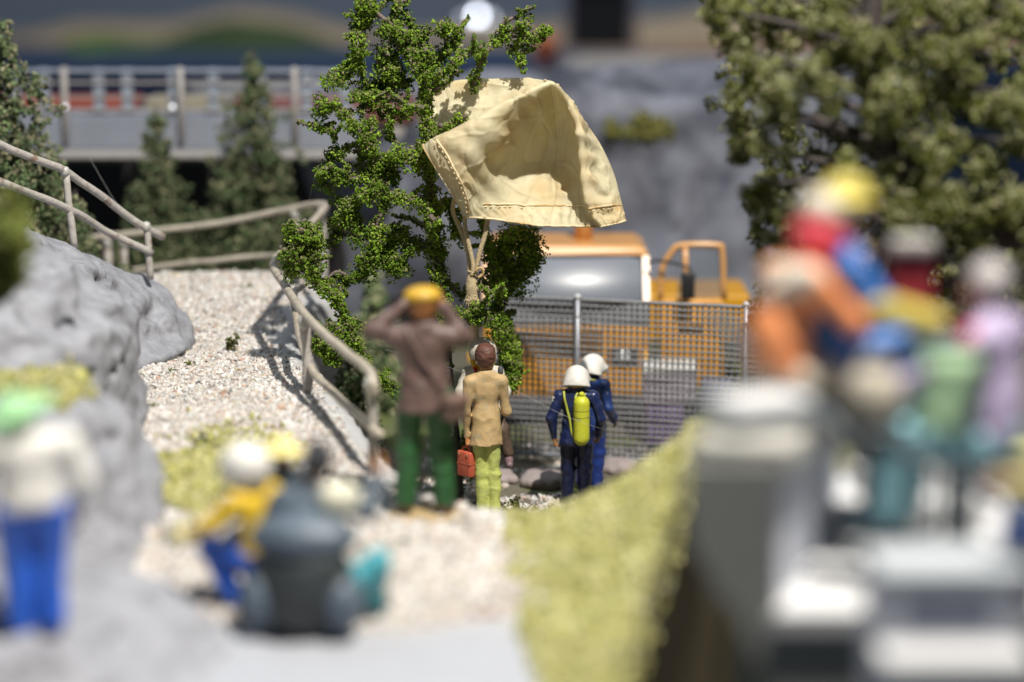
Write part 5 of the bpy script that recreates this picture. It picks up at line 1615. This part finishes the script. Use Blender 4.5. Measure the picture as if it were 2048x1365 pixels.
    MB().tube([(q[0] + .02, F + 1.0, zr + .85), (q[0] - .5, F + 2.6, zr + 1.3)], .09, 10).build('crane_arm', ORANGE, t, True)
truck()

# crates behind the fence, stones in the pit
def crate(px0, px1, py0, py1, Y, col, label, lid=None):
    a, b = P(px0, py1, Y), P(px1, py0, Y)
    t = thing('crate', label, 'crate', ((a[0] + b[0]) / 2, Y, a[2]), 0, 'crates behind the wire fence')
    m = M('crate_%d' % px0 + str(py0), col, 0.5, 0.1, 5)
    w, hh = b[0] - a[0], b[2] - a[2]
    cx = (a[0] + b[0]) / 2
    MB().box((cx, Y + .25, a[2] + hh / 2), (w, .5, hh), bevel=.02).build('box', m, t)
    for k in range(3):
        MB().box((cx, Y - .012, a[2] + hh * (k + .5) / 3), (w * .96, .03, hh * .2), bevel=.006).build('slat', m, t)
    if lid:
        MB().box((cx, Y + .25, b[2] + .03), (w + .05, .55, .06), bevel=.012).build('lid', M('lid_%d' % px0, lid, .5, .05, 4), t)
crate(1290, 1372, 815, 915, 28.3, (.17, .12, .24), 'purple crate lying behind the fence, under the white lidded one', None)
crate(1288, 1392, 745, 808, 28.35, (.36, .31, .37), 'pale mauve crate with white lid behind the fence', (.62, .62, .60))
crate(1405, 1470, 770, 900, 28.5, (.10, .13, .2), 'dark blue crate at the right end behind the fence', None)

def stones():
    m = M('pale_stone', (.66, .62, .58), .7, .15, 6, bump=.6, bscale=20)
    for i, (px, py, Y, r, lab) in enumerate([(1045, 1016, 24.2, .055, 'small white stone lying right of the lime trousers'), (1090, 945, 26.3, .30, 'flat pinkish rock slab under the fence'), (1240, 935, 26.9, .26, 'flat grey rock slab right of the firefighters'),
                                            (1000, 950, 26.4, .22, 'dull rock behind the lime trousers')]):
        c = P(px, py, Y)
        V, Q, _ = sdf_mesh([dict(prims=[('el', (0, 0, 0), (r, r * .8, r * .42))], k=0, noise=[(.22 * r, (2.4 / r, 2.4 / r, 2.4 / r), 7 + i)])], max(.012, r / 9))
        o = link_mesh('stone', V, Q, m if i == 0 else M('slab_%d' % i, (.30, .25, .24), .8, .2, 4, bump=.5), None, True)
        o.location = (c[0], c[1], gz(c[0], c[1]) + r * .2)
        tag(o, lab, 'stone')
stones()
# ----------------------------------------------------------------------------
# the white terrace with seats and guests, right foreground
# ----------------------------------------------------------------------------
WHITE = M('terrace_white', (0.62, 0.62, 0.63), 0.55, 0.05, 2)
CREAM = M('terrace_cream', (0.47, 0.455, 0.42), 0.6, 0.08, 3)
LAV = M('terrace_panel', (0.60, 0.62, 0.70), 0.6, 0.05, 2)
GREYW = M('terrace_grey', (0.23, 0.235, 0.22), 0.7, 0.12, 2)
SLATE = M('slate_paint', (0.075, 0.095, 0.11), 0.45, 0.15, 4)
def terrace():
    YT = 12.6
    fl = P(1545, 1225, YT); fr = P(2250, 1245, YT); z0 = fl[2]
    t = thing('terrace', 'white terrace platform with grey side wall in the right foreground', 'terrace', (fl[0] + 1, YT + 1.3, 0))
    xl = fl[0]; xr = fr[0]
    # platform top as a slab on a grey wall
    back = P(1690, 985, YT + 3.0)
    poly = [(xl, YT, z0), (xr, YT, z0), (xr, YT + 3.2, z0), (xl + .42, YT + 3.2, z0)]
    MB().prism(poly, (0, 0, -.1)).build('floor_slab', WHITE, t)
    poly = [(xl + .2, YT + .25, z0 - .103), (xl + .26, YT + .1, z0 - .103), (xr - .03, YT + .03, z0 - .103), (xr - .03, YT + 3.1, z0 - .103), (xl + .1, YT + 3.1, z0 - .103)]
    MB().prism(poly, (0, 0, -2.6)).build('side_wall', GREYW, t)
    # parapet running away from the viewer, with a cream capping
    nr = P(1548, 1195, YT + .12)
    R = rotz(-math.radians(17))
    ped_h = P(1548, 945, YT + .12)[2] - z0
    ax_ = R @ Vector((0, 1, 0)); sd_ = R @ Vector((-1, 0, 0))
    ctr = Vector((nr[0], nr[1], 0)) + ax_ * 1.0 + sd_ * .18
    MB().box((ctr.x, ctr.y, z0 + ped_h / 2 + .002), (.36, 2.0, ped_h), R, bevel=.02).build('parapet', GREYW, t)
    ip = Vector((nr[0], nr[1], 0)) + ax_ * 1.0 - sd_ * .012
    MB().box((ip.x, ip.y, z0 + ped_h / 2 + .004), (.022, 1.98, ped_h - .01), R, bevel=.004).build('lit_side_panel', LAV, t)  # paler panel added: the parapet's lit side put into colour
    MB().box((ctr.x, ctr.y, z0 + ped_h + .085), (.56, 2.1, .17), R, bevel=.03).build('parapet_cap', CREAM, t)
    # grey end wall narrowing downwards like a ledge
    ye = nr[1] - .02
    wall = [P(x_, y_, ye) for x_, y_ in ((1372, 925), (1556, 925), (1556, 1232), (1748, 1246), (1748, 1520), (1600, 1520), (1535, 1365), (1450, 1190), (1380, 1085))]
    MB().prism(wall[::-1], (0, -.06, 0)).build('end_wall', GREYW, t)
    lw = [P(x_, y_, ye + .02) for x_, y_ in ((1376, 930), (1384, 1083), (1540, 1360))]
    MB().prism([lw[0], lw[1], lw[1] + np.array([.08, 0, 0]), lw[0] + np.array([.08, 0, 0])], (ax_.x * 1.9, ax_.y * 1.9, 0)).build('outer_face', GREYW, t)
    # low steps at the back
    for k in range(3):
        q = P(1700 + 30 * k, 960 - 40 * k, YT + 1.9 + .3 * k)
        MB().box((q[0] + .36, q[1], z0 + .082 + .16 * k), (.9, .34, .16), bevel=.015).build('step', WHITE, t)
    # cushion bench on the pedestal
    q = (ctr.x + sd_.x * .02 - ax_.x * .55, ctr.y - ax_.y * .55)
    b = thing('cushion_bench', 'slate bench with white seat pad on top of the terrace pedestal', 'bench', (q[0], q[1], z0 + ped_h + .172))
    zc = z0 + ped_h + .172
    MB().box((q[0], q[1], zc + .045), (.60, .46, .08), rotz(.45), bevel=.02).build('frame', SLATE, b)
    MB().box((q[0] + .01, q[1] + .01, zc + .115), (.52, .36, .06), rotz(.45), bevel=.025, seg=3).build('seat_pad', WHITE, b, True)
    # bench block at the right bottom
    q0, q1 = P(1752, 1365, 11.6), P(2045, 1365, 11.6)
    zt = P(1900, 1168, 11.6)[2]
    x0, x1 = q0[0], q1[0]
    b = thing('stone_bench', 'pale block bench with recessed panel at the bottom right', 'bench', ((x0 + x1) / 2, 11.9, zt - 1.6))
    MB().box(((x0 + x1) / 2, 11.87, zt - .8), (x1 - x0, .44, 1.6), bevel=.02).build('block', LAV, b)
    MB().box(((x0 + x1) / 2 + .02, 11.85, zt + .035), (x1 - x0 + .06, .50, .07), bevel=.015).build('seat_slab', M('bench_top', (.44, .47, .50), .6, .06), b)
    pz0, pz1 = P(1900, 1275, 11.6)[2], P(1900, 1195, 11.6)[2]
    px0, px1 = P(1812, 1230, 11.6)[0], P(1990, 1230, 11.6)[0]
    MB().box(((px0 + px1) / 2, 11.655, (pz0 + pz1) / 2), (px1 - px0, .03, pz1 - pz0), bevel=.004).build('panel', M('bench_recess', (.20, .22, .29), .6, .05), b)
    MB().box(((x0 + x1) / 2, 11.5, P(1900, 1300, 11.5)[2] - .06), (x1 - x0 + .02, .35, .12), bevel=.02).build('footrest', WHITE, b)
    # slate handrails
    h = thing('slate_railing', 'dark slate tube railing descending across the terrace', 'railing', (P(1640, 850, 13.4)[0], 13.4, z0))
    MB().tube(catmull([P(1425, 630, 14.6), P(1500, 700, 14.2), P(1570, 765, 13.6), P(1650, 835, 13.2), P(1700, 890, 13.1), P(1712, 930, 13.1)], 6), .04, 10).build('top_rail', SLATE, h, True)
    MB().tube(catmull([P(1640, 835, 13.5), P(1740, 890, 13.3), P(1850, 915, 13.2), P(1960, 960, 12.9), P(2090, 1030, 12.4)], 6), .035, 10).build('lower_rail', SLATE, h, True)
    for px, py, Y in ((1930, 945, 13.0),):
        a = P(px, py, Y)
        MB().tube([a, (a[0], a[1], z0 + .01)], .035, 8).build('post', SLATE, h, True)
    # slim slate bench and stool that carry the guests
    d = thing('slate_bench', 'slim dark slate bench under the two left guests', 'bench', (P(1650, 760, 13.8)[0], 13.8, z0))
    x0, x1 = P(1505, 790, 13.8)[0], P(1770, 790, 13.8)[0]
    zl = P(1650, 789, 13.75)[2] + .02
    MB().box(((x0 + x1) / 2, 13.78, zl - .04), (x1 - x0, .36, .08), bevel=.015).build('seat', SLATE, d)
    for x_ in (x0 + .08, x1 - .08):
        MB().box((x_, 13.85, (zl - .08 + z0) / 2), (.05, .05, zl - .082 - z0), bevel=.008).build('leg', SLATE, d)
    d = thing('slate_stool', 'dark slate stool under the lilac guest', 'stool', (P(1975, 900, 13.6)[0], 13.6, z0))
    zs_ = P(1975, 930, 13.6)[2] + .02
    xs_ = P(1975, 930, 13.6)[0]
    MB().box((xs_, 13.6, zs_ - .04), (.5, .42, .08), bevel=.02).build('seat', SLATE, d)
    for sx in (-1, 1):
        MB().box((xs_ + sx * .18, 13.65, (zs_ - .08 + z0) / 2), (.05, .3, zs_ - .082 - z0), bevel=.008).build('leg', SLATE, d)
    return z0
Z_T = terrace()

orange = paint((0.86, 0.31, 0.12), .45, .1)
beige = paint((0.62, 0.55, 0.45), .5, .08)
redc = paint((0.75, 0.07, 0.10), .4, .1)
jean = paint((0.05, 0.17, 0.48), .45, .15)
yell = paint((0.62, 0.52, 0.11), .5, .08)
pinkskin = paint((0.62, 0.36, 0.26), .4, .1)
SEAT = dict(pelvis=(0, 0, .2), waist=(0, -.01, .36), chest=(0, .02, .58), neck=(0, .03, .78), head=(0, .06, .93), sR=(.185, .0, .71), sL=(-.185, .0, .71), eR=(.25, .08, .48), wR=(.15, .3, .40), eL=(-.25, .08, .48), wL=(-.15, .3, .40),
            hR=(.095, .02, .14), hL=(-.095, .02, .14), kR=(.13, .42, .14), kL=(-.13, .42, .14), aR=(.13, .45, -.28), aL=(-.13, .45, -.28), tR=(.14, .6, -.33), tL=(-.14, .6, -.33))
def seated(label, px, py, Y, rz, cols, mod=None, H=1.75, extra=(), hair='short', **k):
    p = dict(SEAT); p.update(mod or {})
    q = P(px, py, Y)
    return figurine(label, (q[0], q[1], q[2]), rz, cols, pose=p, H=H, h=.02, hem=.9, extra=extra, hair=hair, **k)

seated('seated figurine in orange top with red headscarf and cream sun hat', 1562, 800, 13.7, -1.1,
       dict(jacket=orange, trousers=beige, skin=paint((.72, .5, .4), .4), hair=redc, shoes=beige),
       dict(waist=(0, -.04, .36), chest=(0, .05, .55), neck=(0, .13, .74), head=(.0, .22, .88), sR=(.185, .08, .68), sL=(-.185, .08, .68), eL=(-.28, .26, .58), wL=(-.22, .52, .70), eR=(.27, .22, .46), wR=(.12, .42, .48)), H=1.85, wide=1.15, headscale=1.15,
       extra=[dict(name='headscarf', mat=redc, k=.02, prims=lambda J, s, w, hs, hc, f, u, r, R: [('el', hc - f * .01 * hs, (.13 * hs, .135 * hs, .135 * hs), R)], clip=lambda J, s, w, hs, hc, f, u, r: [(f, float(f @ (hc + f * .05 * hs)))]),
              dict(name='sun_hat', mat=beige, k=.02, prims=lambda J, s, w, hs, hc, f, u, r, R: [('el', hc + u * .13 * hs + f * .02 * hs, (.12 * hs, .13 * hs, .085 * hs), R), ('el', hc + u * .11 * hs + f * .04 * hs, (.135 * hs, .135 * hs, .03 * hs), R)]),
              dict(name='shawl', mat=paint((.70, .64, .54), .6, .06), k=.03, prims=lambda J, s, w, hs, hc, f, u, r, R: [('rc', J['sR'] + V3(0, -.08, .03), J['sL'] + V3(0, -.02, -.02), .07, .08), ('rc', J['sL'] + V3(0, .02, -.05), J['wL'] + V3(0, -.03, .03), .10, .08), ('rc', J['sR'] + V3(0, -.08, .03), J['chest'] + V3(0, -.13, .05), .07, .06)])])
seated('seated figurine with yellow hat, blue jacket and jeans in the middle of the guests', 1672, 788, 13.85, -1.35,
       dict(jacket=paint((0.04, 0.16, 0.50), .45, .1), trousers=jean, skin=pinkskin, hair=yell, shoes=pinkskin),
       dict(head=(0, .02, .98), neck=(0, 0, .82), chest=(0, -.02, .60), kR=(.12, .44, .30), kL=(-.12, .42, .25), aR=(.12, .52, -.20), aL=(-.12, .50, -.24), tR=(.12, .66, -.24), tL=(-.12, .64, -.28), eR=(.27, .12, .50), wR=(.2, .40, .40)), H=1.95, wide=1.1, extra=[brim_hat(yell, rb=.16),
       dict(name='yellow_sleeve', mat=yell, k=.01, prims=lambda J, s, w, hs, hc, f, u, r, R: [('rc', J['eR'] + V3(0, -.02, 0), J['wR'], .085, .075)])])
q = P(1822, 560, 14.7)
t = thing('folding_chair', 'dark red chair with cream headrest behind the guests', 'chair', (q[0], q[1], Z_T))
dred = M('chair_red', (.20, .012, .018), .5, .1, 3)
MB().box((q[0], q[1], q[2]), (.26, .07, .42), rotx(-.15), bevel=.02).build('backrest', dred, t)
MB().box((q[0], q[1] - .02, q[2] + .22), (.27, .10, .10), bevel=.03, seg=3).build('headrest', CREAM, t, True)
MB().box((q[0], q[1] - .22, q[2] - .24), (.28, .40, .05), bevel=.015).build('seat', dred, t)
for sx in (-1, 1):
    for sy in (-.38, -.02):
        MB().tube([(q[0] + sx * .12, q[1] + sy, q[2] - .26), (q[0] + sx * .13, q[1] + sy, Z_T + .005)], .016, 6).build('leg', SLATE, t)
q = P(1748, 778, 13.2)
st_ = thing('side_table', 'slim slate side table carrying the straw bag', 'table', (q[0], q[1], Z_T))
MB().lathe([(.17, -.03), (.19, -.015), (.19, 0)], (q[0], q[1], q[2] - .222), 18).build('table_top', SLATE, st_, True)
MB().tube([(q[0], q[1], q[2] - .25), (q[0], q[1], Z_T + .02)], .025, 8).build('leg', SLATE, st_, True)
MB().lathe([(.14, 0), (.14, .02), (.05, .03)], (q[0], q[1], Z_T + .003), 16).build('foot', SLATE, st_, True)
t = thing('beach_bag', 'round beige straw bag under the jeans wearer', 'bag', (q[0], q[1], q[2] - .2))
MB().lathe([(.06, -.22), (.14, -.19), (.165, -.07), (.15, .04), (.11, .10), (.08, .10), (.11, .04)], q, 20).build('bag_body', paint((.42, .38, .31), .7, .12), t, True)
MB().tube(catmull([(q[0] - .1, q[1], q[2] + .08), (q[0] - .05, q[1], q[2] + .18), (q[0] + .05, q[1], q[2] + .18), (q[0] + .1, q[1], q[2] + .08)], 5), .014, 6).build('handle', beige, t, True)

lilac = paint((0.50, 0.42, 0.62), .4, .1)
seated('seated figurine with grey hair, lilac top and pale teal skirt at the right', 1985, 932, 13.6, 1.0,
       dict(jacket=lilac, trousers=paint((.30, .60, .68), .45, .12), skin=paint((.50, .16, .18), .4), hair=paint((.50, .46, .46), .5), shoes=paint((.06, .2, .26), .5)),
       dict(eL=(-.3, .18, .5), wL=(-.28, .42, .42), chest=(0, .02, .56)), H=1.95, hair='short', wide=1.15,
       extra=[dict(name='sash', mat=paint((.72, .10, .22), .45), k=.02, prims=lambda J, s, w, hs, hc, f, u, r, R: [('rc', J['sL'] + V3(-.02, .04, .0), J['waist'] + V3(.1, .1, .0), .07, .06), ('rc', J['sL'] + V3(-.02, .0, -.02), J['eL'], .072, .06)]),
              dict(name='skirt', mat=paint((.26, .56, .64), .45, .12), k=.05, prims=lambda J, s, w, hs, hc, f, u, r, R: [('rc', J['pelvis'], (J['kL'] + J['kR']) / 2, .17, .16), ('rc', (J['kL'] + J['kR']) / 2, (J['aL'] + J['aR']) / 2, .16, .12)])])
q = P(1893, 775, 13.0)
t = thing('mint_towel', 'mint green towel on a slim rack between the two right guests', 'towel', (q[0], q[1], Z_T))
gv = np.array([[[q[0] + (u_ - .5) * .3 + .03 * math.sin(v_ * 5), q[1] + .06 * math.sin(u_ * 9) * v_ + (.08 if v_ < .1 else 0), q[2] + .22 - .46 * v_] for v_ in np.linspace(0, 1, 6)] for u_ in np.linspace(0, 1, 8)])
sv = bicubic(gv, 4, 4)
A_, B_ = sv.shape[:2]
i_ = np.arange(A_ - 1)[:, None] * B_ + np.arange(B_ - 1)[None]
tw = link_mesh('cloth', sv.reshape(-1, 3) - np.array(t.location), np.stack([i_, i_ + B_, i_ + B_ + 1, i_ + 1], -1).reshape(-1, 4), paint((.42, .62, .38), .8, .08), t, True)
tw.modifiers.new('thick', 'SOLIDIFY').thickness = .02
MB().tube([(q[0] - .17, q[1] + .02, q[2] + .22), (q[0] + .17, q[1] + .02, q[2] + .22)], .014, 6).build('hanging_rod', SLATE, t, True)
for sx in (-.17, .17):
    MB().tube([(q[0] + sx, q[1] + .02, q[2] + .22), (q[0] + sx, q[1] + .02, Z_T + .005)], .012, 6).build('rack_leg', SLATE, t, True)
seated('seated figurine in yellow top and navy trousers cut by the right edge', 2195, 1135, 11.8, .9,
       dict(jacket=paint((.70, .55, .12), .5), trousers=paint((.005, .03, .14), .45), skin=pinkskin, hair=brown_hair, shoes=black), dict(wL=(-.3, .36, .45)), H=1.7)

# ----------------------------------------------------------------------------
# cobweb threads
# ----------------------------------------------------------------------------
WEB = M('cobweb', (.55, .55, .55), .5, .05, 3, alpha=.55)
for i, (pts, lab) in enumerate([([(1030, 780, 24.9), (1130, 832, 24.75), (1215, 862, 24.9)], 'fine cobweb thread across the front firefighter'),
                                ([(770, 700, 23.5), (860, 722, 24.2), (925, 745, 24.7)], 'fine cobweb thread crossing the brown jacket'),
                                ([(170, 300, 26.8), (225, 395, 26.6), (262, 445, 26.4)], 'fine cobweb thread hanging over the handrail'),
                                ([(612, 420, 25.4), (632, 350, 25.2), (645, 300, 25.0)], 'fine cobweb thread left of the green tree')]):
    c = catmull([P(*p) for p in pts], 8)
    o = MB().tube(c, .0016, 4).build('cobweb_thread', WEB, None, True)
    tag(o, lab, 'cobweb')
